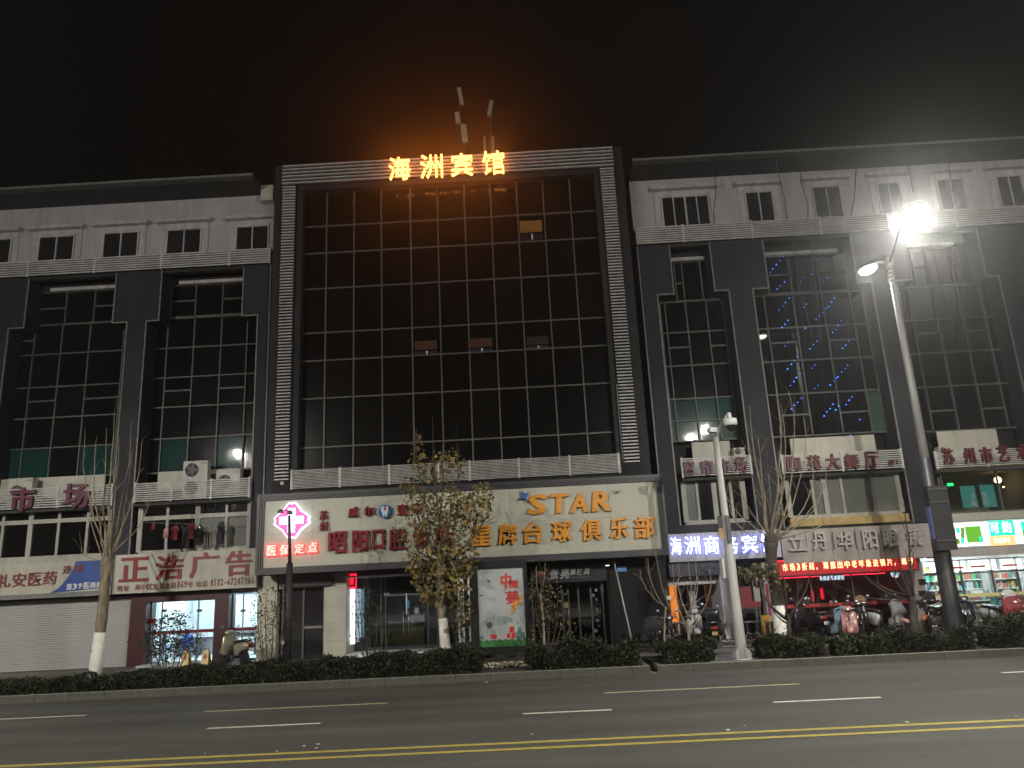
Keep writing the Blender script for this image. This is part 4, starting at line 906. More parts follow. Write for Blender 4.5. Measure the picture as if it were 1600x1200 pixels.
# hotel entrance sign
gy = 28.4
hs = thing("hotel_entrance_sign", "lilac grey fascia with brightly lit white letters above the hotel entrance", "sign", (X(1120, 850, gy), gy, Z(1120, 872, gy)))
x0, x1 = X(1045, 855, gy), X(1221, 850, gy); z0, z1 = Z(1120, 875, gy), Z(1120, 831, gy)
for i in range(6):
    a = x0+(x1-x0)*i/6; c = x0+(x1-x0)*(i+1)/6; bx("fascia_panel", M["lpanel"], hs, a+.006, c-.006, gy+.10, gy+.16, z0, z1)
bx("fascia_case", M["dark"], hs, x0, x1, gy+.161, gy+.6, z0, z1+.3)
its = ((1047, 840, 1066, 866), (1069, 839, 1095, 865), (1099, 838, 1125, 865), (1131, 838, 1155, 865), (1158, 836, 1185, 863), (1188, 834, 1214, 861))
chars(hs, zip("海洲商务宾馆", its), M["white_led"], Y=gy, depth=0.045, bold=0.0)
chars(hs, zip("海洲商务宾馆", [(a-1, b2-1, c+1, d+1) for a, b2, c, d in its]), M["blue_led"], Y=gy+.05, depth=0.048, bold=0.012, name="letter_halo")
bx("navy_lintel", M["navy"], hs, X(1048, 890, gy), X(1127, 885, gy), gy+.3, gy+.6, Z(1088, 900, gy), z0-.01)
# optician sign
os_ = thing("optician_sign", "grey stucco fascia with unlit grey channel letters of the optician", "sign", (X(1340, 850, gy), gy, Z(1340, 875, gy)))
x0, x1 = X(1222, 852, gy)+.01, X(1459, 840, gy); z0, z1 = Z(1335, 876, gy), Z(1335, 823, gy)
for i in range(6):
    a = x0+(x1-x0)*i/6; c = x0+(x1-x0)*(i+1)/6; bx("fascia_panel", M["grey"], os_, a+.008, c-.008, gy+.10, gy+.16, z0, z1)
bx("fascia_case", M["soffit"], os_, x0, x1, gy+.161, gy+.6, z0-.02, z1)
chars(os_, zip("立丹(华)阳眼镜", ((1231, 836, 1262, 860), (1268, 832, 1296, 858), (1301, 831, 1306, 858), (1308, 830, 1335, 858), (1336, 830, 1341, 858), (1346, 828, 1374, 856), (1378, 827, 1408, 854), (1414, 825, 1444, 852))), M["greyl"], Y=gy-.05, depth=0.15, bold=0.03)
# scrolling LED board
ly = 28.55
led = thing("led_ticker", "long red LED ticker with glowing text under the optician sign", "sign", (X(1320, 890, ly), ly, Z(1320, 896, ly)))
x0, x1 = X(1204, 886, ly), X(1433, 880, ly); z0, z1 = Z(1320, 895, ly), Z(1320, 875.5, ly)
bx("display_case", M["black"], led, x0-.05, x1+.05, ly+.02, ly+.2, z0-.05, z1+.12)
bx("display_field", glow("led_field", (1.0, 0.0, 0.02), 0.45, (0.05, 0.002, 0.004)), led, x0, x1, ly+.008, ly+.019, z0, z1)
bx("top_tube", M["red_led"], led, x0, x1, ly-.02, ly+.02, z1+.05, z1+.10)
M["led_text"] = glow("led_text", (1.0, 0.32, 0.15), 4.0)
x = 1222
for ch in "市场3折起，现推出中老年渐进镜片，现进":
    w = 8 if ch == "3" else 11.1; yy = 892-(x-1222)*0.054
    if ch == "，": chars(led, [(ch, (x+1, yy-3, x+4, yy+1))], M["led_text"], Y=ly-.01, depth=0.015, bold=0.03, res=1)
    else: chars(led, [(ch, (x, yy-11, x+w-1.2, yy+0.5))], M["led_text"], Y=ly-.01, depth=0.015, bold=0.03, res=1)
    x += w
# convenience store light box
ky = 28.5
ks = thing("store_lightbox", "bright white and green light box fascia of the convenience store", "sign", (X(1545, 835, ky), ky, Z(1545, 855, ky)))
kx0, kx1 = X(1478, 835, ky), X(1690, 828, ky); kz0, kz1 = Z(1545, 852, ky), Z(1545, 815, ky)
bx("light_panel", M["lbox"], ks, kx0, kx1, ky, ky+.06, kz0, kz1); bx("case", M["lpanel"], ks, kx0-.03, kx1, ky+.061, ky+.6, kz0-.05, kz1+.05)
bx("lower_soffit", M["grey"], ks, X(1459, 860, ky)+.02, kx1, ky+.08, ky+.6, Z(1545, 868, ky), kz0-.06)
def kb(nm, m, a, b2, c, d, pr=0.012): x0, x1, z0, z1 = R4(a, b2, c, d, ky); bx(nm, M[m], ks, x0, x1, ky-pr, ky-.001, z0, z1)
q = 8.5
for i in range(3):
    for j in range(3):
        m = [["ldgreen", "lteal", "ldgreen"], ["lteal", None, "ldgreen"], ["lteal", "ldgreen", "lteal"]][j][i]
        if m: kb("square", m, 1486+i*7.2, 825+j*q-i*.4, 1493+i*7.2, 825+(j+1)*q-i*.4-.3)
kb("square", "lgreen", 1507, 823, 1536, 847); kb("square", "lteal", 1529, 838.5, 1537, 846, 0.018)
kb("name_panel", "lteal", 1543, 814, 1587, 836); kb("name_panel", "lorange", 1545, 838, 1588, 851)
chars(ks, zip("可的", ((1546, 817, 1563, 833), (1565, 815, 1582, 832))), M["lbox"], Y=ky-.03, depth=0.018, bold=0.05)
chars(ks, zip("KEDI", ((1554, 841, 1560, 848), (1561, 841, 1567, 848), (1568, 840, 1574, 847), (1575, 840, 1578, 847))), M["lbox"], Y=ky-.03, depth=0.018, bold=0.03, res=1)
kb("square", "lteal", 1594, 815, 1620, 828); kb("square", "lgreen", 1597, 829, 1620, 845)
# noodle shop letters and badge
t = thing("noodle_shop_letters", "dim silver slanted letters on the black fascia beside a round red badge", "sign lettering", (X(890, 897, 28.6), 28.6, Z(890, 904, 28.6)))
chars(t, zip("张亮", ((857, 889, 872, 905), (874, 888, 889, 904))), M["steel"], Y=28.66, depth=0.06, bold=0.04, shear=0.2)
chars(t, zip("麻辣烫", ((890, 888, 899, 899), (900, 888, 910, 899), (911, 887, 921, 898))), M["steel"], Y=28.66, depth=0.06, bold=0.02, shear=0.2, res=1)
bx("small_print", M["mull"], t, X(891, 903, 28.66), X(921, 901, 28.66), 28.7, 28.719, Z(906, 903, 28.66), Z(906, 901, 28.66))
cb = Vector((X(846, 897, 28.6), 28.64, Z(846, 897, 28.6))); MB().lathe([(0.15, 0), (0.16, 0.05)], cb, 20, 'y').build("round_badge", mat("faded_red_badge", (0.20, 0.06, 0.04), 0.5), t)
# ---------------------------------------------------------------- ground floor of the right wing
SYR = 29.2
# hotel entrance: pale walls, recess with orange panels that glow themselves, columns
e0, e1 = X(1047, 950, SYR), X(1127, 950, SYR); etop = Z(1088, 901, SYR)
bx("entrance_head", M["lpanel"], right, e0, e1, SYR, SYR+.5, Z(1088, 913, SYR), etop)
room(right, e0, e1, SYR+.5, 32.0, GZ, Z(1088, 913, SYR)-.01, M["lpanel"], "brick")
bx("glowing_wall", M["orange_glow"], right, X(1049, 950, 31.5), X(1060, 950, 31.5), 31.5, 31.56, GZ+.45, Z(1055, 914, 31.5))  # wall panel glows in place of orange light falling on it
bx("glowing_wall", M["orange_glow"], right, X(1104, 950, 31.7), X(1119, 950, 31.7), 31.7, 31.76, GZ+.8, Z(1112, 913, 31.7))
bx("red_door", M["maroonp"], right, X(1060, 950, 30.6), X(1076, 950, 30.6), 30.6, 30.66, GZ, Z(1068, 915, 30.6))
bx("grey_column", M["lpanel"], right, X(1078, 950, 30), X(1088, 950, 30), 29.9, 30.4, GZ, etop)
bx("grey_panel", M["dark"], right, X(1089, 950, 30.6), X(1104, 950, 30.6), 30.6, 30.66, GZ, Z(1096, 914, 30.6))
bx("entrance_column", M["lpanel"], right, X(1127, 940, 29), X(1140, 940, 29), 28.9, 29.5, GZ, Z(1130, 872, 29))
# notice window between the entrance and the optician
v0, v1 = X(1140, 950, SYR)+.01, X(1188, 950, SYR)
shopfront(right, v0, v1, GZ, Z(1165, 876, SYR), SYR+.1, [X(1182, 950, SYR)], glass="glassd", frame="mull")
room(right, v0, v1, SYR+.3, 31, GZ, Z(1165, 876, SYR)-.02, M["roomd"])
def rb(nm, m, a, b2, c, d, y, par, t=.02): x0, x1, z0, z1 = R4(a, b2, c, d, y); return bx(nm, M[m], par, x0, x1, y, y+t, z0, z1)
rb("red_notice", "redflat", 1155, 917, 1176, 940, SYR+.06, right); rb("red_band", "redflat", 1157, 941, 1190, 948, SYR+.055, right); rb("blank_notice", "grey", 1177, 917, 1189, 940, SYR+.06, right)
# optician: dark room reddened by an added red glow, red film band, glowing small signs
o0, o1 = X(1212, 950, SYR), X(1428, 950, SYR); otop = Z(1320, 897, SYR)
shopfront(right, o0, o1, GZ, otop, SYR+.15, [X(1274, 950, SYR), X(1340, 950, SYR)], glass="glassd", frame="hmulldark")
room(right, o0, o1, SYR+.4, 33, GZ, otop-.01, mat("optician_wall", (0.10, 0.075, 0.075), 0.8), "brick")
bx("red_fill_strip", M["red_fill"], right, o0+.3, o1-.3, 30.4, 30.44, otop-.06, otop-.03)  # red glow added under the ceiling to redden the room
fb = part("film_band", right); x0, x1 = o0+.05, o1-.05; bx("red_film", M["redflat"], fb, x0, x1, SYR+.10, SYR+.13, Z(1320, 947, SYR), Z(1320, 941, SYR))
for k in range(6): xx = x0+(x1-x0)*(k+.35)/6; bx("band_print", M["pred"], fb, xx, xx+.5, SYR+.09, SYR+.099, Z(1320, 946, SYR), Z(1320, 942, SYR))
for (a, b2, c, d) in ((1266, 923, 1273, 939), (1281, 919, 1288, 936)):
    rb("red_sign_light", "red_led", a, b2, c, d, 30.6, right)
rb("white_lamp", "white_led", 1257, 934, 1265, 936, 30.4, right)
mir = thing("sign_reflection", "small lit white sign hanging inside the optician's glass under the ticker", "sign", (X(1298, 900, 29.6), 29.6, Z(1298, 905, 29.6)))
rb("panel", "lpanel", 1279, 897, 1320, 906, 29.62, mir)
for i, ch in enumerate("Huayang"):  # mirrored letters model a reflection in the glass as glowing text
    a = 1319-i*5.6; x0, x1, z0, z1 = R4(a-5, 897+.2*i if i == 0 else 899+.2*i, a, 905.5+.2*i, 29.6); letter(mir, ch, x0, x1, z0, z1, 29.59, .02, M["white_led"], .03, mirror=True, res=1)
x, z = X(1399, 896, 29.6), Z(1399, 896, 29.6)
rl = thing("round_light_sign", "small round lit white sign inside the optician's glass under the right end of the ticker", "sign", (x, 29.6, z)); MB().lathe([(0.15, 0), (0.15, .06)], (x, 29.6, z), 20, 'y').build("disc", M["white_led"], rl); bx("mark", M["skyblue"], rl, x-.03, x+.03, 29.585, 29.599, z-.07, z+.07)
rb("magenta_banner", "banner", 1196, 912, 1206, 962, 28.9, right); rb("pale_pier", "grey", 1189, 878, 1212, 996, 28.95, right, .6)
bx("optician_pier", M["grey"], right, X(1430, 950, 29), X(1450, 950, 29), 28.95, 29.6, GZ, Z(1440, 872, 29))
for b2 in (905, 923, 942): rb("black_meter", "black", 1436, b2, 1448, b2+8, 28.88, right, .07)
for k, (a, b2, c, d) in enumerate(((1230, 950, 1262, 990), (1282, 955, 1300, 990), (1352, 948, 1366, 985))): rb("display_cabinet", "hmulldark", a, b2, c, d, 31.5, right, .3)
# convenience store
c0, c1 = X(1450, 940, SYR), X(1690, 930, SYR); ctop = Z(1530, 873, SYR)
shopfront(right, c0, c1, GZ, ctop, SYR+.15, [X(v, 930, SYR) for v in (1479, 1511, 1560, 1600, 1640)], frame="mull", mw=0.07)
bx("door_rail", M["mull"], right, c0, c1, SYR+.10, SYR+.2, Z(1530, 896, SYR), Z(1530, 893, SYR))
room(right, c0, c1, SYR+.4, 34.0, GZ, ctop+.25, M["room"], "room")
for y in (30.2, 31.4, 32.6):
    for x in np.arange(c0+.8, c1, 1.6): bx("ceiling_light", M["shoptube"], right, x-.5, x+.5, y-.12, y+.12, ctop+.18, ctop+.22)
for i, (a, c) in enumerate(((1451, 1477), (1481, 1509), (1513, 1558), (1562, 1598))): rb("glowing_poster", "lbox", a, 879-i*1.6, c, 893-i*1.6, SYR+.12, right, .01)  # posters glow themselves in place of store light shining through the paper
for i, (a, c) in enumerate(((1484, 1506), (1516, 1540), (1566, 1590))): rb("poster_stripe", "pred", a, 886-i*2, c, 888-i*2, SYR+.112, right, .006)
rb("yellow_film", "yfilm", 1452, 931, 1600, 929, SYR+.11, right, .008)
prodc = [mat("product_%d" % i, c, 0.5) for i, c in enumerate(((.5, .5, .48), (.05, .35, .30), (.45, .10, .08), (.10, .30, .12), (.50, .38, .10), (.10, .18, .40), (.06, .06, .06), (.40, .30, .25)))]
def shelf_unit(x0, x1, y, n, label, dark=0.2):
    h = n*0.36+.1; t = thing("shelf_unit", label, "shelves", ((x0+x1)/2, y, GZ))
    bx("back_board", M["paper"], t, x0, x1, y+.36, y+.39, GZ, GZ+h)
    for x in (x0, x1): bx("upright", M["trim"], t, x-.02, x+.02, y, y+.355, GZ, GZ+h)
    per = {}
    for k in range(n):
        z = GZ+.1+k*.36; bx("shelf", M["paper"], t, x0+.021, x1-.021, y, y+.355, z-.03, z)
        x = x0+.05
        while x < x1-.15:
            w = random.uniform(.06, .16); hh = random.uniform(.14, .29); i = random.choice([0, 0, 1, 2, 3, 4, 5, 6, 7])
            per.setdefault(i, MB()).box(x, x+w*.9, y+.06, y+.32, z+.002, z+hh); x += w+.01
    for i, b in per.items(): b.build("products", prodc[i], t, kind="stuff")
    return t
shelf_unit(X(1452, 940, 33), X(1478, 940, 33), 33, 6, "white store shelf nearest the grey pier, behind the glass door")
shelf_unit(X(1496, 940, 32.6), X(1540, 940, 32.6), 32.6, 5, "tall white shelf of goods in the middle of the lit convenience store")
shelf_unit(X(1522, 960, 30.6), X(1552, 960, 30.6), 30.6, 3, "low white shelf close behind the store's front glass")
shelf_unit(X(1561, 940, 32), X(1600, 940, 32), 32, 5, "white store shelf holding dark goods at the right edge of the photo")
t = thing("store_counter", "long counter with a green front inside the convenience store", "counter", (X(1575, 970, 30.6), 30.6, GZ)); x0, x1 = X(1556, 970, 30.8), X(1640, 970, 30.8)
bx("counter_front", M["teal"], t, x0, x1, 30.8, 31.3, GZ, GZ+.9); bx("counter_top", M["wood"], t, x0-.04, x1, 30.75, 31.35, GZ+.9, GZ+.95); rb("green_notice", "pgreen", 1546, 950, 1556, 962, 30.4, t)

# restaurant on the first floor: lamps, exit light, teal posters
x0, x1, z0, z1 = RW
tp = thing("teal_window_sign", "teal printed sheets with pale characters hung inside the restaurant window", "poster", (X(1530, 790, 29.45), 29.45, Z(1530, 792, 29.45)))
M["teal_lit"] = mat("teal_sheet", (0.08, 0.42, 0.40), 0.6, var=.1)
rb("sheet", "teal_lit", 1499, 760, 1529, 793, 29.45, tp); rb("sheet", "teal_lit", 1530, 758, 1559, 792, 29.44, tp)
chars(tp, zip("书画", ((1515, 771, 1524, 780), (1516, 782, 1526, 791))), M["paper"], Y=29.435, depth=.01, bold=.03, res=1); chars(tp, zip("艺苑", ((1533, 769, 1544, 780), (1535, 781, 1546, 791))), M["paper"], Y=29.425, depth=.01, bold=.03, res=1)
for (a, b2, r, y) in ((1559, 750, .13, 31.0), (1578, 760, .05, 31.5), (1568, 761, .03, 31.5)):
    p = P(a, b2, y); t = thing("pendant_lamp", "glowing warm globe lamp in the restaurant, " + {.13: "the largest of three", .05: "small, right of the large globe", .03: "tiny, below the large globe"}[r], "lamp", p, "restaurant globe lamps")
    MB().ball(p, r, r, r).build("globe", M["warm"], t); MB().tube([p+Vector((0, 0, r)), (p.x, p.y, z1+.08)], .01, 5).build("stem", M["black"], t)
t = thing("exit_sign", "small green lit exit sign inside the restaurant window", "sign", P(1484, 757, 31)); rb("face", "exit", 1480, 755, 1490, 759, 31, t)
t = thing("wall_lamp_bar", "amber wooden lamp bar near the restaurant ceiling", "lamp", P(1487, 746, 31.2)); rb("bar", "ochre", 1473, 745, 1498, 748, 31.2, t)
# ---------------------------------------------------------------- dental clinic things
y = 29.6
t = thing("clinic_light_box", "tall white lit panel with a red neon box above it on the clinic's side wall", "sign", (X(547, 960, y), y, GZ))
x0, x1, z0, z1 = R4(542, 921, 554, 1006, y); bx("panel", M["white_led"], t, x0, x1, y, y+.06, z0, z1)
x0, x1, z0, z1 = R4(541, 896, 558, 919, y); bx("neon_case", M["black"], t, x0, x1, y-.02, y+.1, z0, z1)
for (a, b2, c, d) in ((543, 897, 557, 899), (543, 917, 557, 919), (548, 903, 552, 913), (555.5, 899, 557, 917)): rb("neon_tube", "red_led", a, b2, c, d, y-.05, t)
for k in range(5): chars(t, [("牙科口腔诊"[k], (545, 925+k*15, 551, 934+k*15))], M["lpanel"], Y=y-.012, depth=.01, bold=.0, res=1)
t = thing("lit_poster_panel", "pale blue lit poster panel beyond the clinic's white light box", "sign", (X(564, 960, 30.4), 30.4, GZ)); rb("panel", "lpanel", 559, 921, 572, 1000, 30.4, t)
M["cyan_led"] = glow("cyan_lit_panel", (.45, .85, 1.0), .8); rb("lit_strip", "cyan_led", 562, 921, 569, 996, 30.38, t)
t = thing("reception_desk", "honey wood reception desk with a grey top inside the dark clinic", "desk", (X(636, 1000, 32), 32, GZ)); x0, x1 = X(606, 990, 32), X(663, 990, 32)
bx("desk_front", M["wood"], t, x0, x1, 32, 32.6, GZ+.15, GZ+.95); bx("desk_plinth", M["lpanel"], t, x0, x1, 32.05, 32.6, GZ, GZ+.15); bx("desk_top", M["lpanel"], t, x0-.05, x1+.05, 31.95, 32.65, GZ+.95, GZ+1.0); bx("raised_counter", M["lpanel"], t, (x0+x1)/2+.1, x1, 32.2, 32.6, GZ+1.0, GZ+1.22); rb("slot", "black", 609, 990, 612, 994, 31.99, t)
t = thing("desk_monitor", "white monitor standing on the clinic reception desk", "monitor", (X(652, 975, 32.3), 32.3, GZ+1.22)); bx("screen", M["paper"], t, X(648, 975, 32.3), X(656, 975, 32.3), 32.3, 32.34, GZ+1.28, GZ+1.5); bx("stand", M["trim"], t, X(651, 975, 32.3), X(653, 975, 32.3), 32.28, 32.36, GZ+1.22, GZ+1.28)
t = thing("door_handle_poster", "blue printed sheet hung at the clinic's glass door handles", "poster", P(637, 945, 30.0)); rb("sheet", "skyblue", 636, 938, 640, 950, 30.0, t, .006); rb("sheet", "paper", 634, 927, 636.5, 960, 30.0, t, .006)
# vertical name boards right of the clinic
for i, (a, c, s, lab) in enumerate(((714, 727, "昭阳口腔门诊部", "white vertical name board half hidden by the golden tree"), (730, 743, "威尔壹嘉口腔中心", "white vertical name board beside the black poster case"))):
    t = thing("vertical_name_board", lab, "sign", (X((a+c)/2, 950, 28.8), 28.8, GZ), "vertical name boards"); x0, x1, z0, z1 = R4(a, 903-i*2, c, 1004-i*2, 28.8); bx("board", M["paper"], t, x0, x1, 28.8, 28.845, z0, z1)
    for k, ch in enumerate(s): h = (z1-z0-.3)/len(s); letter(t, ch, x0+.06, x1-.06, z1-.15-h*(k+.9), z1-.15-h*k, 28.79, .012, M["redflat"] if k == 0 else M["ink"], .03, res=1)

# ================================================================== free-standing things
# poster case
yp = 25.7
pc = thing("poster_case", "black free standing poster case with a pale public notice poster", "poster case", (X(784, 1015, yp), yp, .235))
x0, x1, z0, z1 = R4(735, 878, 829, 1019, yp); x0b = X(735, 950, yp); x1b = X(826, 950, yp)
ip = (X(747, 950, yp)+.02, X(820, 950, yp)-.0, Z(784, 1010, yp), Z(784, 888, yp))
bx("case_back", M["black"], pc, x0b+.01, x1b-.01, yp+.03, yp+.22, z0+.01, z1-.01)
bx("case_frame", M["black"], pc, x0b, ip[0], yp-.04, yp+.029, z0, z1); bx("case_frame", M["black"], pc, ip[1], x1b, yp-.04, yp+.029, z0, z1)
bx("case_frame", M["black"], pc, ip[0]+.001, ip[1]-.001, yp-.039, yp+.029, z0, ip[2]); bx("case_frame", M["black"], pc, ip[0]+.001, ip[1]-.001, yp-.039, yp+.029, ip[3], z1)
for x in (x0b+.15, x1b-.15): bx("leg", M["black"], pc, x-.06, x+.06, yp, yp+.15, .2, z0)
ps = part("poster", pc); bx("sheet", M["poster"], ps, ip[0], ip[1], yp+.012, yp+.025, ip[2], ip[3])
W, H = ip[1]-ip[0], ip[3]-ip[2]
U = lambda u: ip[0]+W*u
V_ = lambda v: ip[2]+H*v
def pp(nm, m, pts, pr=0): MB().prism([(U(a), V_(b2)) for a, b2 in pts], yp+.006-pr, yp+.0115-pr).build(nm, M[m], ps)
def blot(nm, m, cu, cv, ru, rv, pr=0, n=14): pp(nm, m, [(cu+ru*(1+.18*math.sin(3.1*k+cu*9))*math.cos(2*math.pi*k/n), cv+rv*(1+.2*math.sin(2.3*k+cv*7))*math.sin(2*math.pi*k/n)) for k in range(n)], pr)
blot("ink_wash", "wash", .42, .33, .33, .055); blot("ink_wash", "wash", .2, .29, .18, .03, .001)
pp("grass_print", "pgreen", [(0, 0), (1, 0), (1, .095)]+[(1-.05*k, .085+.012*math.sin(k*2.3)) for k in range(1, 20)]+[(0, .10)])
pp("red_block", "pred", [(.58, .095), (.66, .095), (.66, .17), (.75, .17), (.75, .245), (.65, .24), (.64, .16), (.58, .15)], .001); pp("red_block", "pred", [(.68, .095), (.77, .095), (.77, .165), (.69, .165)], .002)
pp("hill_print", "pteal", [(.78, .095), (.97, .095), (.96, .16), (.91, .175), (.90, .225), (.86, .24), (.83, .21), (.82, .17), (.78, .165)], .001); pp("hill_print", "pteal", [(.0, .1), (.1, .1), (.09, .13), (.05, .15), (.01, .13)], .001)
blot("ink_bird", "ink", .24, .84, .035, .012, .001, 8); blot("ink_leaf", "ink", .06, .66, .05, .008, .001, 8)
blot("flower_pot_bush", "ink", .22, .27, .062, .042, .002); pp("flower_pot", "pred", [(.24, .10), (.36, .10), (.37, .155), (.23, .155)], .002); blot("pale_bush", "wash", .30, .185, .07, .03, .003)
pp("orange_stroke", "porange", [(.70, .50), (.78, .58), (.95, .64), (.99, .62), (.88, .55), (.94, .535), (.80, .50), (.84, .475), (.74, .44), (.72, .39), (.68, .41), (.74, .47)], .001)
for ch, (u0, v0, u1, v1) in zip("中國夢", ((.50, .73, .74, .935), (.68, .735, .88, .835), (.60, .53, .88, .70))): letter(ps, ch, U(u0), U(u1), V_(v0), V_(v1), yp+.002, .006, M["pred"], .035)
for k, ch in enumerate("圆梦复兴"): letter(ps, ch, U(.56), U(.61), V_(.775-k*.035), V_(.80-k*.035), yp+.006, .005, M["ink"], .0, res=1)
bx("top_print", M["ink"], ps, U(.06), U(.36), yp+.008, yp+.0115, V_(.955), V_(.958))

# air conditioner outdoor units
def ac_unit(name_label, a, b2, c, d, y, fan=True, depth=.32):
    x0, x1, z0, z1 = R4(a, b2, c, d, y); t = thing("air_conditioner", name_label, "air conditioner", ((x0+x1)/2, y, z0), "outdoor air conditioner units")
    bx("casing", M["ac"], t, x0, x1, y, y+depth, z0, z1)
    r = min((x1-x0)*.28, (z1-z0)*.42); cx = x0+(x1-x0)*.36; nf = 2 if (z1-z0) > (x1-x0)*1.25 else 1
    for k in range(nf):
        cz = z0+(z1-z0)*(k+.5)/nf
        MB().lathe([(r, 0), (r, .012), (r*.93, .013), (r*.93, .002)], (cx, y-.014, cz), 20, 'y').build("fan_guard", M["hmulldark"], t)
        bb = MB()
        for q in range(5): an = 2*math.pi*q/5; bb.obox((cx+r*.5*math.cos(an), y-.018, cz+r*.5*math.sin(an)), (r*.42*math.cos(an), 0, r*.42*math.sin(an)), (0, .003, 0), (-r*.16*math.sin(an), 0, r*.16*math.cos(an)))
        bb.build("fan_blades", M["mull"], t)
    bx("side_grille", M["trim"], t, x0+(x1-x0)*.72, x1-.03, y-.008, y-.001, z1-.12, z1-.08); bx("bracket", M["mull"], t, x0, x1, y+.02, y+depth-.02, z0-.06, z0-.002)
    return t
ac_unit("tall cream twin fan unit standing behind the plain louvre rail", 287, 721, 322, 776, 29.0)
ac_unit("low cream unit at the right end of the plain louvre rail", 338, 735, 374, 770, 29.1)
ac_unit("cream unit behind the magenta market letter at the photo's left edge", 14, 748, 47, 790, 29.0)
ac_unit("grey unit beside the pale apron above the curtain market letters", 1146, 700, 1166, 722, 29.1)
ac_unit("small unit at the left end of the arts rail", 1466, 698, 1488, 720, 29.1)
# washing on the line
wl0, wl1 = P(224, 816, 28.8), P(373, 817, 28.8)
t = thing("clothes_line", "thin wire clothes line stretched across the first floor window", "clothes line", wl0); MB().tube([wl0, (wl0+wl1)/2+Vector((0, 0, -.06)), wl1], .012, 5).build("wire", M["trim"], t)
def garment(label, px, top, bot, w, m, kind):
    y = 28.78+random.uniform(-.03, .03); x0, x1 = X(px-w/2, top, y), X(px+w/2, top, y); z1, z0 = Z(px, top, y), Z(px, bot, y); cx = (x0+x1)/2; h = z1-z0; hw = (x1-x0)/2
    out = {"shirt": [(-1, .78), (-.45, 1), (.45, 1), (1, .78), (.78, .55), (.62, .68), (.66, 0), (-.66, 0), (-.62, .68), (-.78, .55)], "trousers": [(-.6, 1), (.6, 1), (.75, 0), (.15, 0), (0, .6), (-.15, 0), (-.75, 0)], "cloth": [(-.8, 1), (.8, 1), (.9, .1), (.3, 0), (-.4, .05), (-.9, 0)]}[kind]
    t = thing({"shirt": "shirt", "trousers": "trousers", "cloth": "cloth"}[kind], label, "laundry", (cx, y, z0), "washing on the line")
    v = []; pts = [(cx+hw*a, z0+h*b2) for a, b2 in out]
    MB().pillow(pts, .035, .05, y).build("cloth_body", M[m], t); MB().tube([(cx, y, z1-.02), (cx+.02, y, z1+.03), (cx, y, z1+.07)], .007, 5).build("hook", M["trim"], t)
garment("small pink cloth first on the line from the left", 260, 826, 841, 9, "cream_scooter", "cloth"); garment("bright red shirt hanging second from the left", 274, 821, 844, 14, "redcloth", "shirt")
garment("long black trousers beside the red shirt", 285, 821, 856, 10, "bpaint", "trousers"); garment("black coat next to the long trousers", 293, 822, 857, 12, "darkcloth", "shirt"); garment("red and pale jacket in the middle of the line", 300, 817, 842, 11, "redcloth", "shirt")
garment("large black coat right of the red jacket", 312, 821, 852, 12, "bpaint", "shirt"); garment("olive green trousers hanging on the line", 328, 824, 858, 9, "greencloth", "trousers"); garment("grey shirt right of the olive trousers", 336, 822, 850, 11, "greycloth", "shirt"); garment("dark grey jacket at the right end of the line", 346, 815, 850, 12, "darkcloth", "shirt"); garment("small red cloth apart at the far left of the line", 240, 817, 828, 6, "redcloth", "cloth")

# blue fairy lights hung inside the dance hall glass
fl = thing("fairy_lights", "blue fairy lights strung in slanting rows in the dance hall bay", "string lights", P(1260, 550, GLW-.12)); b = MB(); c = MB()
dots = []
for (a, b2, n) in ((1203, 425, 5), (1215, 452, 3), (1218, 484, 4), (1222, 512, 3), (1226, 540, 2), (1231, 576, 4), (1235, 602, 4), (1236, 640, 4), (1250, 440, 2), (1268, 428, 2), (1255, 480, 2), (1275, 500, 4), (1258, 513, 1), (1266, 545, 3), (1268, 576, 2), (1273, 608, 2), (1287, 650, 4), (1284, 412, 2), (1287, 440, 2), (1294, 478, 3), (1300, 520, 4), (1298, 602, 3), (1310, 588, 4), (1317, 545, 3), (1305, 640, 2), (1328, 680, 1), (1343, 655, 1), (1322, 632, 3)):
    for k in range(n): dots.append((a+k*5+random.uniform(-1, 1), b2-k*6+random.uniform(-1, 1)))
for px, py in dots:
    p = P(px, py, GLW-.14); r = random.uniform(.015, .027); b.ball(p, r, r, r, 6, 4)
b.build("bulbs", M["fairy"], fl, kind="stuff")
for k in range(6):
    p0, p1 = P(1200+k*24, 470-k*8, GLW-.13), P(1232+k*20, 690, GLW-.13); c.tube(curve_pts(p0, p1, (0, 0, -.1), 5, .02), .004, 4)
c.build("wire", M["black"], fl)
# loose cables down the right wing
for i, pts in enumerate((((1117, 245), (1118, 305), (1115, 335), (1117, 350)), ((1211, 240), (1216, 272), (1226, 310), (1230, 345)), ((1248, 236), (1252, 285), (1263, 320), (1262, 343)), ((1333, 233), (1338, 262), (1335, 310), (1330, 338)), ((1416, 222), (1420, 262), (1427, 300)), ((1478, 222), (1483, 262), (1487, 300)))):
    yy = [27.99, 28.6, 29.2, 29.2]; t = thing("cable", ("black cable hanging down the white wall beside the four pane window", "pale cable beside the second white wall window", "pale cable left of the third white wall window", "black cable right of the third white wall window", "cable crossing behind the lamp glow", "cable beside the lamp glow")[i], "cable", P(*pts[0], 27.94), "cables hanging down the right wing")
    MB().tube([P(a, b2, yy[min(k, 3)]-.03) for k, (a, b2) in enumerate(pts)], .016, 5).build("wire", M["black"] if i in (0, 3) else M["mull"], t)
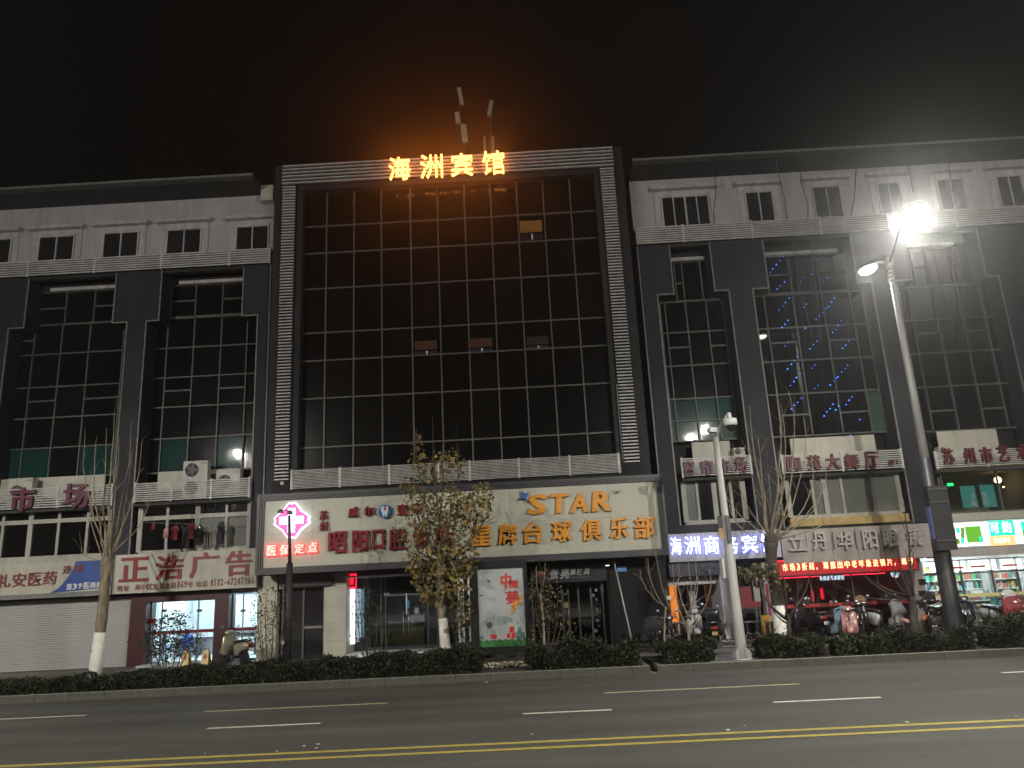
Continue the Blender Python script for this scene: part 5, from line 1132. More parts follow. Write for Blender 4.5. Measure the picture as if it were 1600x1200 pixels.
for i, pts in enumerate((((1239, 370), (1246, 440), (1258, 480), (1270, 530)), ((1266, 370), (1274, 440), (1280, 500), (1283, 535)), ((1456, 385), (1470, 440), (1482, 500), (1492, 520)), ((1494, 380), (1506, 440), (1507, 510), (1505, 525)))):
    t = thing("cable", ("left pale cable before the dance hall glass", "right pale cable before the dance hall glass", "left cable before the bay beside the lamp pole", "right cable before the bay beside the lamp pole")[i], "cable", P(*pts[0], 29.0), "cables hanging down the right wing"); MB().tube([P(a, b2, 29.6) for a, b2 in pts], .014, 5).build("wire", M["mull"], t)
# rooftop masts with panel antennas
def mast(pxb, pyb, pxt, pyt, y, panels, label):
    p0, p1 = P(pxb, pyb, y), P(pxt, pyt, y); t = thing("antenna_mast", label, "antenna", (p0.x, y, htop-.05), "rooftop antennas")
    MB().tube([(p0.x, y, htop-.05), (p0.x*.5+p1.x*.5, y, (htop+p1.z)/2), p1], .05, 8).build("mast_pole", M["mull"], t)
    for (a, b2, c, d, w) in panels: q0, q1 = P(c, d, y-.15), P(a, b2, y-.15); MB().obox((q0+q1)/2, (w, 0, 0), (0, .07, 0), (q1-q0)/2).build("antenna_panel", M["ac"], t)
    MB().tube([(p0.x-.5, y, htop-.05), (p0.x, y, (htop+p1.z)/2-.5)], .025, 5).build("stay", M["mull"], t); return t
mast(727, 234, 717, 140, 30.5, [(717, 138, 722, 164, .09), (724, 195, 727, 223, .13), (714, 176, 716, 193, .10)], "taller rooftop mast with stacked white panel antennas"); mast(763, 230, 768, 158, 31.5, [(768, 158, 764, 182, .09)], "shorter rooftop mast with one slanted white panel antenna")
for a in (757, 770):
    p = P(a, 226, 30); t = thing("short_mast", "stub mast near the last amber roof letter, " + ("the left one" if a == 757 else "the right one"), "antenna", (p.x, 30, htop-.05)); MB().tube([(p.x, 30, htop-.05), P(a, 213, 30)], .06, 8).build("mast_pole", M["ac"], t)
# ---------------------------------------------------------------- hedges
def hedge(label, px0, px1, ytop0, ytop1, y0, y1, n, seed, m="hedge", size=.085, ragged=.06):
    """clipped hedge from px0 to px1; ytop: pixel height of its top edge at both ends (on the plane y0)"""
    rs = np.random.default_rng(seed); x0, x1 = X(px0, 1030, y0), X(px1, 1030, y0); za, zb = Z(px0, ytop0, y0), Z(px1, ytop1, y0); zb0 = .16
    t = thing("hedge", label, "hedge", ((x0+x1)/2, (y0+y1)/2, zb0), "hedges in the kerbside bed")
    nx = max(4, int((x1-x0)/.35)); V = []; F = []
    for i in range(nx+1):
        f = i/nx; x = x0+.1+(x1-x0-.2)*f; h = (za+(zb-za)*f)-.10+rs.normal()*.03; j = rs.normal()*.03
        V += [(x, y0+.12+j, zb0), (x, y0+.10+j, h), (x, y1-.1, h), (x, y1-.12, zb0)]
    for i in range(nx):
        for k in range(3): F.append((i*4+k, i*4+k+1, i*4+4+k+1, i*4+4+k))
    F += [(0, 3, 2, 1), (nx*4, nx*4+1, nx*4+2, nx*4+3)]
    b = MB(); b.add(V, F); b.build("dark_core", M["core"], t)  # added dark core, solid so nothing shows through the leaves
    u = rs.random((n, 3)); C = np.empty((n, 3)); C[:, 0] = x0+(x1-x0)*u[:, 0]
    lump = .05*np.sin(C[:, 0]*3.1+seed)+.04*np.sin(C[:, 0]*7.3+2*seed)
    top = za+(zb-za)*u[:, 0]+lump*ragged/.06
    face = rs.random(n)
    C[:, 1] = np.where(face < .55, y0+np.abs(rs.normal(0, .06, n))+lump*.6, y0+(y1-y0)*u[:, 1])
    C[:, 2] = np.where(face < .55, zb0+(top-zb0)*u[:, 2]**.85, top-np.abs(rs.normal(0, .05, n)))
    C[:, 2] += np.where(rs.random(n) < .05, rs.random(n)*ragged*1.6, 0)
    e = rs.random(n) < .06; C[e, 0] = np.where(rs.random(e.sum()) < .5, x0, x1)+rs.normal(0, .05, e.sum()); C[e, 1] = y0+(y1-y0)*rs.random(e.sum()); C[e, 2] = zb0+(top[e]-zb0)*rs.random(e.sum())
    V, F = leaf_cloud(C, size, rs, .1, .6); np_build("foliage", V, F, M[m], t, "stuff"); return t
hedge("lowest stretch of hedge running out of the photo before the roller shutter", -60, 238, 1074, 1053, 23.5, 24.9, 9000, 1)
hedge("hedge stretch before the lit printing shop window", 240, 498, 1050, 1034, 23.5, 24.9, 9000, 2)
hedge("long hedge stretch before the dental clinic, ending at the poster case", 500, 748, 1034, 1015, 23.5, 24.9, 9500, 3)
hedge("loose hedge before the dark noodle shop, right of the poster case", 826, 1000, 1010, 1003, 23.5, 24.7, 5200, 4, size=.10, ragged=.14)
hedge("short hedge block between the kerb opening and the camera pole", 1038, 1117, 1004, 1002, 23.5, 24.7, 3200, 5, ragged=.09)
hedge("dark hedge block right of the camera pole", 1192, 1292, 1000, 994, 23.4, 24.7, 4000, 6, ragged=.09)
hedge("small low clump of hedge at the red mat before the optician", 1309, 1342, 999, 998, 23.5, 24.5, 1000, 17, m="shrub", size=.10, ragged=.16)
hedge("hedge before the optician, left of the dark street lamp base", 1349, 1528, 994, 989, 23.4, 24.6, 5600, 7, ragged=.12)
hedge("ragged tall bush at the right edge of the photo before the store", 1560, 1680, 972, 968, 23.5, 24.7, 4200, 8, size=.10, ragged=.16)
# pale stones under the poster case
rs = np.random.default_rng(11); b = MB()
for k in range(420):
    x = X(rs.uniform(752, 832), 1030, 24.6) if k < 330 else X(rs.uniform(832, 990), 1030, 24.6); yy = rs.uniform(24.75, 25.1); r = rs.uniform(.025, .06); b.ball((x, yy, .17+rs.uniform(0, .12)), r, r*.8, r*.7, 6, 4)
o = b.build("pebbles", M["pebble"], None); o["kind"] = "stuff"

# ---------------------------------------------------------------- trees
def whitewashed_tree(name, label, yb, pxs, rads, wash_px, fork, shoots, bark="bark", twigm="twig", seed=1, group="street trees", base_z=.16, tlen=.55, washed=True, ntw=5):
    """pxs: trunk pixels from the ground up on the plane yb; shoots: pixel ends of the upright branches"""
    r_ = random.Random(seed); pts = [P(a, b2, yb) for a, b2 in pxs]; pts[0].z = base_z
    t = thing(name, label, "tree", pts[0], group)
    zs_ = np.linspace(pts[0].z, pts[-1].z, 16); zo = [p.z for p in pts]
    tp2 = [Vector((np.interp(z, zo, [p.x for p in pts])+r_.uniform(-.012, .012), yb+r_.uniform(-.012, .012), z)) for z in zs_]; tr2 = [np.interp(z, zo, rads)*r_.uniform(.95, 1.06) for z in zs_]
    MB().tube(tp2, tr2, 12).build("trunk", M[bark], t)
    if washed:
        k = [p for p in pts if p.z <= P(*wash_px, yb).z]+[P(*wash_px, yb)]
        rr = np.interp([p.z for p in k], [p.z for p in pts], rads)
        MB().tube(k, [v*1.07+.006 for v in rr], 12).build("whitewash", M["lime"], t)
    f = P(*fork, yb); MB().ball(f, rads[-1]*1.06, rads[-1]*1.06, rads[-1]*1.5, 10, 6).build("pollard_knuckle", M[bark], t)
    tw = MB(); ends = []; mids = []
    for (a, b2, r0) in shoots:
        q = P(a, b2, yb+r_.uniform(-.9, .9)); q.z = P(a, b2, yb).z; st = f+Vector((r_.uniform(-.1, .1), r_.uniform(-.1, .1), r_.uniform(-.15, .15)))
        out = Vector((q.x-f.x, q.y-f.y, 0)); pts2, e = shoot(t, tw, st, q, r0, .008, M[twigm], r_, out*.28+Vector((0, 0, -.05)), ntw, tlen); ends += e; mids += pts2[2:]
    tw.build("twigs", M[twigm], t, kind="stuff")
    return t, ends, mids
T1 = whitewashed_tree("pollarded_tree", "bare pollarded tree with a whitewashed foot before the roller shutter", 26.0,
    ((148, 1056), (150, 1040), (157, 985), (163, 930), (164, 905), (166, 882)), (.20, .185, .17, .16, .155, .19), (157, 988), (166, 880),
    ((133, 668, .035), (142, 735, .028), (150, 690, .035), (166, 672, .05), (178, 650, .055), (186, 690, .045), (205, 665, .04), (207, 700, .04), (222, 690, .03), (233, 775, .03), (128, 855, .02), (195, 790, .03), (176, 740, .03)), seed=3)
T2, ends, mids = whitewashed_tree("golden_tree", "street tree still holding dense golden brown leaves before the clinic", 25.6,
    ((697, 1030), (696, 1015), (692, 965), (689, 930), (688, 905), (689, 880)), (.16, .15, .135, .13, .13, .15), (692, 966), (689, 882),
    ((651, 676, .03), (640, 745, .03), (676, 655, .03), (692, 648, .035), (715, 690, .03), (765, 770, .04), (745, 790, .035), (660, 780, .03), (620, 840, .02), (705, 760, .035), (645, 830, .03), (730, 845, .03), (660, 900, .02), (725, 890, .02)), seed=5, twigm="dbark", tlen=.7)
rs = np.random.default_rng(21); Cn = []
blobs = [(690, 895, 50, 42, 420), (665, 880, 32, 28, 180), (715, 875, 34, 34, 200), (700, 835, 52, 34, 330), (660, 800, 26, 28, 150), (735, 795, 34, 26, 200), (700, 790, 32, 30, 220), (650, 760, 24, 22, 90), (690, 735, 34, 24, 120), (752, 775, 18, 20, 90), (655, 722, 16, 14, 50), (652, 692, 9, 14, 30), (700, 715, 24, 14, 50), (680, 930, 26, 22, 120), (715, 925, 20, 30, 110), (640, 835, 22, 20, 60), (725, 960, 14, 30, 50)]
for (a, b2, ra, rb2, n) in blobs:
    for k in range(int(n*.95)):
        an = rs.uniform(0, 6.28); q = math.sqrt(rs.random()); yy = 25.6+rs.normal()*.45; p = P(a+ra*q*math.cos(an), b2+rb2*q*math.sin(an), 25.6); Cn.append((p.x, yy, p.z))
Cn = np.array(Cn); rs.shuffle(Cn)
# the 280 nearest leaves one by one, the rest joined
order = np.argsort(Cn[:, 1]); near, rest = Cn[order[:280]], Cn[order[280:]]
leafm = []
for k in range(5):
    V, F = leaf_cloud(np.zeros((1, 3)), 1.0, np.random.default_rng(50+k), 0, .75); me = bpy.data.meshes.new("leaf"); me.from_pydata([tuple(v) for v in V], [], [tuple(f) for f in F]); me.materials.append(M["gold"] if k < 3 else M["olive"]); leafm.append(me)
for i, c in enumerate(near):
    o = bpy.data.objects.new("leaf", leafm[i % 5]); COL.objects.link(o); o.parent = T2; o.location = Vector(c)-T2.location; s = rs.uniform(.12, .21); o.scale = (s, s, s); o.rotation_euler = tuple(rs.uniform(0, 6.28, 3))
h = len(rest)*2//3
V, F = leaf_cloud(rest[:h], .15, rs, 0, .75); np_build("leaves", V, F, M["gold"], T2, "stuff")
V, F = leaf_cloud(rest[h:], .15, rs, 0, .75); np_build("olive_leaves", V, F, M["olive"], T2, "stuff")  # rearmost leaves take the olive colour
T3, ends, mids = whitewashed_tree("pollarded_tree", "tall dark pollarded tree with a whitewashed foot between hotel entrance and optician", 25.8,
    ((1224, 1008), (1222, 995), (1215, 945), (1208, 900), (1205, 870), (1204, 848)), (.22, .21, .185, .18, .18, .22), (1216, 946), (1205, 846),
    ((1172, 640, .04), (1185, 690, .04), (1212, 600, .045), (1222, 640, .05), (1232, 610, .04), (1216, 700, .045), (1255, 650, .03), (1268, 720, .03), (1282, 760, .03), (1300, 800, .03), (1150, 730, .03), (1140, 790, .025), (1128, 745, .02), (1290, 720, .02), (1200, 740, .04), (1160, 850, .02)), bark="dbark", seed=9, tlen=.7)
Cn = []
for (a, b2, ra, rb2, n) in ((1190, 895, 30, 16, 110), (1165, 905, 22, 14, 60), (1215, 915, 20, 14, 45), (1170, 890, 26, 12, 40), (1215, 790, 10, 30, 14)):
    for k in range(n): p = P(a+rs.normal()*ra*.5, b2+rs.normal()*rb2*.5, 25.5); Cn.append((p.x, 25.5+rs.normal()*.3, p.z))
V, F = leaf_cloud(np.array(Cn), .15, rs, 0, .7); np_build("leaves", V, F, M["olive"], T3, "stuff")
def forked(label, yb, pxs, rads, shoots, seed, m="dbark", group="street trees", ntw=4, tlen=.5):
    return whitewashed_tree("bare_tree", label, yb, pxs, rads, (0, 0), pxs[-1], shoots, m, m, seed, group, .17, tlen, washed=False, ntw=ntw)[0]
forked("slim dark forked tree in front of the whitewashed foot of the pollarded tree", 24.3, ((1233, 1010), (1233, 985), (1232, 968)), (.075, .07, .065), ((1186, 908, .06), (1205, 940, .03), (1225, 900, .035), (1245, 905, .03), (1263, 885, .022), (1215, 880, .02)), 12)
forked("dark tree with spreading bare branches beside the optician's pier", 25.0, ((1431, 1000), (1428, 970), (1426, 938)), (.13, .12, .12), ((1345, 880, .035), (1370, 900, .03), (1398, 830, .035), (1408, 770, .045), (1416, 860, .05), (1452, 890, .03), (1395, 890, .04), (1425, 860, .06), (1330, 925, .02), (1400, 940, .02)), 13, tlen=.8)
forked("thin pale sapling before the hotel entrance beside the white moped", 24.4, ((1077, 1010), (1076, 990), (1074, 972)), (.05, .045, .04), ((1050, 880, .02), (1058, 905, .025), (1072, 850, .02), (1090, 900, .02), (1108, 890, .018), (1040, 920, .018), (1086, 850, .016)), 14, "twig")
forked("thin leaning sapling with long bare twigs at the black wall", 24.6, ((1035, 1005), (1038, 980), (1040, 950)), (.03, .028, .025), ((1000, 890, .014), (1012, 872, .012), (1060, 880, .012), (1024, 860, .012)), 15, "twig")
def leafy(label, yb, px, py, shoots, blobs, n, seed, size=.09, m="shrub"):
    r_ = random.Random(seed); rsn = np.random.default_rng(seed); b0 = P(px, py, yb); b0.z = .17
    t = thing("leafy_shrub", label, "shrub", b0, "leafy shrubs in the kerbside bed"); tw = MB()
    for (a, b2) in shoots:
        q = P(a, b2, yb+r_.uniform(-.25, .25)); q.z = P(a, b2, yb).z; shoot(t, tw, b0+Vector((r_.uniform(-.05, .05), 0, .05)), q, .022, .006, M["dbark"], r_, Vector(((q.x-b0.x)*.3, 0, 0)), 4, .3, "stem")
    tw.build("twigs", M["dbark"], t, kind="stuff"); C = []
    tot = sum(a[4] for a in blobs)
    for (a, b2, ra, rb2, w) in blobs:
        for k in range(int(n*w/tot)):
            an = r_.uniform(0, 6.28); q = math.sqrt(r_.random()); p = P(a+ra*q*math.cos(an), b2+rb2*q*math.sin(an), yb); C.append((p.x, yb+rsn.normal()*.28, p.z))
    V, F = leaf_cloud(np.array(C), size, rsn, 0, .62); np_build("leaves", V, F, M[m], t, "stuff"); return t
leafy("round open shrub standing dark against the lit printing shop", 24.3, 262, 1050, ((225, 985), (240, 975), (262, 958), (278, 960), (300, 985), (315, 1010), (250, 965), (290, 975)), ((265, 990, 34, 28, 3), (245, 1005, 28, 22, 2), (290, 1005, 28, 20, 2), (275, 965, 14, 12, 1), (250, 1025, 25, 14, 1)), 950, 31)
leafy("narrow upright leafy shrub at the tiled pier beside the black slim post", 24.4, 420, 1045, ((402, 930), (415, 915), (430, 920), (445, 925), (456, 930), (408, 960)), ((425, 940, 30, 24, 2), (410, 985, 20, 36, 2), (440, 980, 22, 40, 2)), 700, 32, .07)
leafy("upright leafy shrub before the clinic's white light box", 24.4, 580, 1035, ((562, 925), (572, 930), (590, 945), (560, 960), (600, 955), (578, 920)), ((572, 945, 20, 30, 2), (565, 985, 20, 30, 1.5), (590, 985, 18, 30, 1)), 330, 33, .08)
leafy("leafy shrub before the white vertical name boards", 24.4, 722, 1022, ((705, 930), (720, 925), (735, 940), (742, 960), (712, 955)), ((722, 955, 22, 30, 2), (725, 990, 22, 24, 1.4)), 320, 34, .08)
leafy("dense tall olive shrub right of the poster case", 24.9, 852, 1015, ((832, 895), (845, 885), (858, 890), (870, 905), (880, 930), (890, 960)), ((845, 925, 20, 44, 3), (865, 945, 22, 40, 2), (850, 985, 24, 30, 2), (885, 985, 18, 20, 1)), 560, 35, .09, "olive")
forked("pale slender trunk inside the dense olive shrub", 24.8, ((850, 1010), (849, 970), (845, 930)), (.04, .035, .03), ((838, 885, .015), (852, 880, .015)), 36, "twig", ntw=2, tlen=.3)
# ---------------------------------------------------------------- street lamps
def street_lamp(x, y, label, tall=13.0, spot=True, near=False):
    t = thing("street_lamp", label, "street lamp", (x, y, .17), "two headed street lamps along the road")
    MB().lathe([(.30, .17), (.30, .5), (.27, 1.2), (.26, 3.4), (.20, 3.42), (.17, 5.9), (.10, 5.95)], (x, y, 0), 8).build("pole_base", M["dpole"], t)
    MB().tube([(x, y, 5.8), (x, y, tall-.35)], [.125, .075], 10).build("pole", M["pole"], t)
    for k in range(4): MB().lathe([(.11, 0), (.13, .02), (.13, .05), (.11, .07)], (x, y, tall-1.0+k*.14), 12).build("ring", M["pole"], t)
    bx("top_block", M["pole"], t, x-.11, x+.11, y-.11, y+.11, tall-.45, tall-.12)
    for s, L, up in ((-1, 3.0, .35), (1, 1.3, .25)):
        h = Vector((x+(-.62 if s < 0 else -.12)*(y > 10), y+s*L, tall+up-.25)); MB().tube([(x, y, tall-.3), ((x+h.x)/2, y+s*L*.5, tall-.05+up*.3), h+Vector((0, -s*.45, .05))], [.05, .04, .035], 8).build("arm", M["pole"], t)
        hd = part("lamp_head", t); a = .62 if s < 0 else .48
        MB().ball(h+Vector((0, 0, .06)), .33, a*1.1, .08, 16, 8).build("housing", M["pole"], hd)
        MB().ball(h+Vector((0, 0, .0)), .26, a*.92, .12, 16, 8).build("diffuser", M["lamp"], hd)
        if spot:
            # far side: cut-off optic thrown towards the road; near side: wide optic plus the spill of the bulged diffuser
            kinds = (('SPOT', LAMP_W*.6, 176, .25, 0), ('POINT', LAMP_W*.4, 0, 0, 0)) if near else (('SPOT', ROAD_W*(1.0 if s < 0 else .25), 125, .7, -22 if s < 0 else -10),)
            for kd, en, sz, bl, tilt in kinds:
                l = bpy.data.lights.new("street_lamp_light", kd); l.energy = en; l.color = LAMP_COL; l.shadow_soft_size = .15
                if kd == 'SPOT': l.spot_size = math.radians(sz); l.spot_blend = bl
                lo = bpy.data.objects.new("lamp_light", l); COL.objects.link(lo); lo.parent = t; lo.location = h+Vector((0, 0, -.16))-Vector(t.location); lo.rotation_euler = (math.radians(tilt), 0, 0)
    return t
SL = street_lamp(12.77, 25.0, "two headed street lamp with dark lower post and black box, near the convenience store")
bx("control_box", M["dpole"], SL, 12.49, 13.10, 24.62, 24.95, Z(1475, 860, 25), Z(1468, 760, 25)); bx("box_side_light", mat("blue_side", (.12, .16, .42), .5), SL, 12.47, 12.488, 24.66, 24.92, Z(1470, 842, 25), Z(1465, 792, 25))  # plain blue panel on the side of the box
for z in (785, 765, 845): bx("box_strap", M["mull"], SL, 12.485, 13.105, 24.60, 24.96, Z(1472, z, 25)-.02, Z(1472, z, 25)+.02)
street_lamp(-27.0, 25.0, "two headed street lamp beyond the left edge before the left wing")
street_lamp(13.2, 2.2, "two headed street lamp on the near pavement to the right of the viewer", near=True)
street_lamp(-21.8, 2.2, "two headed street lamp on the near pavement to the left of the viewer", near=True)
# ---------------------------------------------------------------- camera pole
yc = 23.65; b0 = P(1160, 1031, yc); b0.z = .2
t = thing("camera_pole", "pale octagonal pole carrying a dome camera and a cabinet, standing in the gap between hedges", "camera pole", b0); CPt = t
tp_ = P(1118, 683, yc); MB().tube([b0, (b0.x, yc, b0.z+.5), (tp_.x, yc, tp_.z)], [.17, .16, .085], 8).build("pole", M["pole"], t)
for k in range(4): an = math.pi/4+k*math.pi/2; MB().obox((b0.x+.20*math.cos(an), yc+.20*math.sin(an), .36), (.10*math.cos(an), .10*math.sin(an), -.08), (-.02*math.sin(an), .02*math.cos(an), 0), (0, 0, .12)).build("base_rib", M["pole"], t)
MB().lathe([(.30, .195), (.30, .225)], (b0.x, yc, 0), 12).build("base_plate", M["pole"], t)
e = P(1139, 645, yc-.3); MB().tube([(tp_.x, yc, tp_.z-.15), (tp_.x+.12, yc, tp_.z+.25), e], [.05, .045, .04], 8).build("arm", M["pole"], t)
dc = part("dome_camera", t); c = P(1141, 660, yc-.3); MB().lathe([(.05, .30), (.06, .14), (.20, .10), (.21, -.06), (.17, -.10)], c, 18).build("camera_body", M["paper"], dc); MB().ball(c+Vector((0, 0, -.10)), .145, .145, .19, 16, 8).build("camera_dome", M["lens"], dc)
cc = part("box_camera", t); c = P(1112, 672, yc-.15); MB().obox(c, (.12, .05, 0), (-.04, .09, 0), (0, 0, .07)).build("camera_body", M["paper"], cc); bx("camera_foot", M["mull"], cc, c.x-.03, c.x+.1, yc-.1, yc, c.z-.16, c.z-.075)
x0, x1, z0, z1 = R4(1127, 872, 1153, 902, yc); bx("cabinet", M["paper"], t, X(1131, 890, yc), X(1152, 890, yc), yc+.1, yc+.45, z0, z1)
bx("grey_box", M["mull"], t, X(1133, 825, yc), X(1139, 825, yc), yc-.22, yc-.12, Z(1136, 848, yc), Z(1136, 806, yc)); bx("orange_plate", M["ochre"], t, X(1123, 832, yc), X(1133, 832, yc), yc-.03, yc, Z(1128, 842, yc), Z(1128, 825, yc)); bx("dark_plate", M["black"], t, X(1121, 815, yc), X(1128, 815, yc), yc-.03, yc, Z(1125, 824, yc), Z(1125, 806, yc))
# slim black post at the left
yb = 24.5; b0 = P(449, 1040, yb); b0.z = .17; q = P(452, 806, yb)
t = thing("lamp_post", "slim black post topped by two small grey lamp heads before the glowing cross", "lamp post", b0)
MB().tube([b0, (b0.x, yb, P(449, 880, yb).z)], .10, 10).build("lower_post", M["dpole"], t); MB().tube([(b0.x, yb, P(449, 880, yb).z), q], [.06, .045], 8).build("upper_post", M["dpole"], t)
for a, b2 in ((438, 799), (453, 801)): c = P(a, b2, yb); MB().lathe([(.03, .07), (.09, .03), (.10, -.05)], c, 12).build("lamp_head", M["mull"], t)
MB().tube([P(438, 797, yb), P(453, 798, yb), q], .02, 6).build("cross_arm", M["dpole"], t)
# ---------------------------------------------------------------- small street things
for a, lab in ((291, "left yellow caution stand half hidden by the hedge before the printing shop"), (322, "right yellow caution stand in front of the printing shop glass")):
    y = 28.2; p = P(a, 1030, y); x = p.x; t = thing("caution_stand", lab, "caution stand", (x, y, GZ), "yellow caution stands"); h = .52
    for s in (-1, 1): MB().add([(x-.15, y+s*.17, GZ), (x+.15, y+s*.17, GZ), (x+.09, y+s*.02, GZ+h), (x-.09, y+s*.02, GZ+h), (x-.15, y+s*.19, GZ), (x+.15, y+s*.19, GZ), (x+.09, y+s*.04, GZ+h), (x-.09, y+s*.04, GZ+h)], [(0,1,2,3),(7,6,5,4),(0,4,5,1),(1,5,6,2),(2,6,7,3),(3,7,4,0)]).build("panel", M["yplastic"], t)
    MB().tube([(x-.06, y, GZ+h), (x-.04, y, GZ+h+.07), (x+.04, y, GZ+h+.07), (x+.06, y, GZ+h)], .018, 6).build("handle", M["yplastic"], t); MB().prism([(x-.05, GZ+.25), (x+.05, GZ+.25), (x, GZ+.42)], y-.14, y-.115).build("warning_mark", M["pred"], t)
def chair(x, y, rz, label):
    t = thing("plastic_chair", label, "chair", (0, 0, 0), "blue chairs in the printing shop"); bx("seat", M["bplastic"], t, -.22, .22, -.2, .2, .42, .46)
    MB().pillow([(-.2, .5), (.2, .5), (.18, .85), (-.18, .85)], .03, .05, .2).build("backrest", M["bplastic"], t)
    for a in (-.18, .18):
        for c in (-.16, .16): MB().tube([(a, c, .42), (a*1.1, c*1.1, 0)], .015, 6).build("leg", M["steel"], t)
    t.location = (x, y, GZ+.08); t.rotation_euler = (0, 0, rz)
chair(X(238, 1010, 30.2), 30.2, .5, "blue chair nearest the shop's maroon pillar"); chair(X(262, 1005, 30.6), 30.6, 2.6, "blue chair in the middle behind the round shrub"); chair(X(293, 1000, 30.9), 30.9, .3, "blue chair by the white desk on the right")
t = thing("office_desk", "white office desk with papers inside the printing shop", "desk", (X(300, 1000, 31.6), 31.6, GZ+.08)); x0, x1 = X(265, 990, 31.6), X(330, 990, 31.6); bx("desk_top", M["room"], t, x0, x1, 31.4, 32, GZ+.8, GZ+.84); bx("desk_panel", M["lpanel"], t, x0, x1, 31.9, 31.94, GZ+.1, GZ+.79)
for k in range(5): bx("paper_stack", M["greycloth"] if k % 2 else M["paper"], t, x0+.2+k*.3, x0+.36+k*.3, 31.6, 31.8, GZ+.842, GZ+.95+.1*(k % 3))
t = thing("printer_cart", "grey machine on a cart behind the narrow shop pane", "printer", (X(380, 1000, 31), 31, GZ+.08)); x = X(380, 1000, 31); bx("body", M["lpanel"], t, x-.5, x+.5, 31, 31.6, GZ+.75, GZ+1.1); bx("roller", M["black"], t, x-.45, x+.45, 30.95, 30.995, GZ+.85, GZ+.9)
for a in (-.42, .42): bx("leg", M["mull"], t, x+a-.03, x+a+.03, 31.1, 31.5, GZ+.08, GZ+.749)
# leaning pole, benches, bike rack
p0, p1 = P(990, 1003, 26.8), P(958, 871, 28.4); t = thing("leaning_pole", "long pale pole leaning against the black wall beside the blue number plate", "pole", p0); p0.z = .235; MB().tube([p0, p1], .03, 8).build("rod", M["pole"], t)
yr = 26.6
t = thing("bicycle_rack", "low steel bicycle rack with looped bars behind the camera pole", "bicycle rack", (X(1155, 1012, yr), yr, .235)); x0, x1 = X(1118, 1012, yr), X(1192, 1012, yr)
for z in (.30, .46): MB().tube([(x0, yr, z), (x1, yr, z)], .022, 8).build("rail", M["steel"], t)
for k in range(6):
    x = x0+.12+(x1-x0-.24)*k/5; MB().tube([(x-.09, yr+.02, .30), (x-.09, yr+.1, .62), (x, yr+.14, .70), (x+.09, yr+.1, .62), (x+.09, yr+.02, .30)], .014, 6).build("loop", M["steel"], t)
for (a, c, y, lab) in ((1048, 1130, 28.6, "low dark barrier rail before the hotel entrance"), (1148, 1188, 28.5, "low barrier rail before the notice window"), (1196, 1212, 27.9, "short barrier rail at the whitewashed trunk")):
    x0, x1 = X(a, 985, y), X(c, 985, y); t = thing("barrier_rail", lab, "barrier rail", ((x0+x1)/2, y, GZ), "low barrier rails"); z = Z((a+c)/2, 972, y); MB().tube([(x0, y, z), (x1, y, z)], .035, 8).build("rail", M["hmulldark"], t)
    for x in np.linspace(x0+.1, x1-.1, 3 if c-a > 20 else 2): bx("post", M["black"], t, x-.05, x+.05, y-.04, y+.04, GZ, z)
x = X(1199, 985, 28.3); t = thing("yellow_sign_board", "yellow board with red marks leaning at the pale pier", "sign board", (x, 28.3, GZ)); bx("board", M["yplastic"], t, x-.14, x+.14, 28.3, 28.36, GZ, GZ+.78)
for k in range(3): bx("mark", M["opaint"], t, x-.06, x+.06, 28.285, 28.299, GZ+.15+k*.2, GZ+.27+k*.2)
x = X(1213, 975, 28.4); t = thing("dark_stool", "small dark stool beside the yellow board", "stool", (x, 28.4, GZ)); bx("seat", M["bpaint"], t, x-.17, x+.17, 28.25, 28.55, GZ+.42, GZ+.47)
for a in (-.13, .13): bx("leg", M["bpaint"], t, x+a-.02, x+a+.02, 28.28, 28.52, GZ, GZ+.419)
x = X(1553, 975, 26.8); t = thing("folded_board", "narrow folded black sign board standing before the bright store", "sign board", (x, 26.8, .235)); 
MB().add([(x-.16, 26.7, .235), (x+.2, 26.7, .235), (x+.03, 26.8, 1.15), (x-.05, 26.8, 1.15), (x-.16, 26.95, .235), (x+.2, 26.95, .235), (x+.03, 26.84, 1.15), (x-.05, 26.84, 1.15)], [(0,1,2,3),(7,6,5,4),(0,4,5,1),(1,5,6,2),(2,6,7,3),(3,7,4,0)]).build("board", M["black"], t)
t = thing("doormat_step", "pale stone step before the printing shop door", "step", (X(290, 1030, 28.9), 28.9, GZ)); bx("slab", M["lpanel"], t, px1, qx0, 28.5, 29.38, GZ-.005, GZ+.07)
t = thing("doormat_step", "white stone step before the dental clinic door", "step", (X(640, 1015, 29.5), 29.5, GZ)); bx("slab", M["room"], t, rx0+.05, rx1, 28.6, 30.0, GZ-.004, GZ+.10)
# wooden stakes by the right hand bush
for a, b2, c, d, m, lab in ((1546, 1012, 1562, 965, "twig", "pale leaning stake before the store"), (1534, 1000, 1526, 962, "dbark", "short dark stake left of the folded board"), (1563, 1005, 1558, 955, "dbark", "dark upright stake beside the pale leaning one")):
    p0, p1 = P(a, b2, 24.2), P(c, d, 24.4); p0.z = min(p0.z, .17); t = thing("garden_stake", lab, "stake", p0, "stakes in the planting bed"); MB().tube([p0, p1], .035, 7).build("rod", M[m], t)
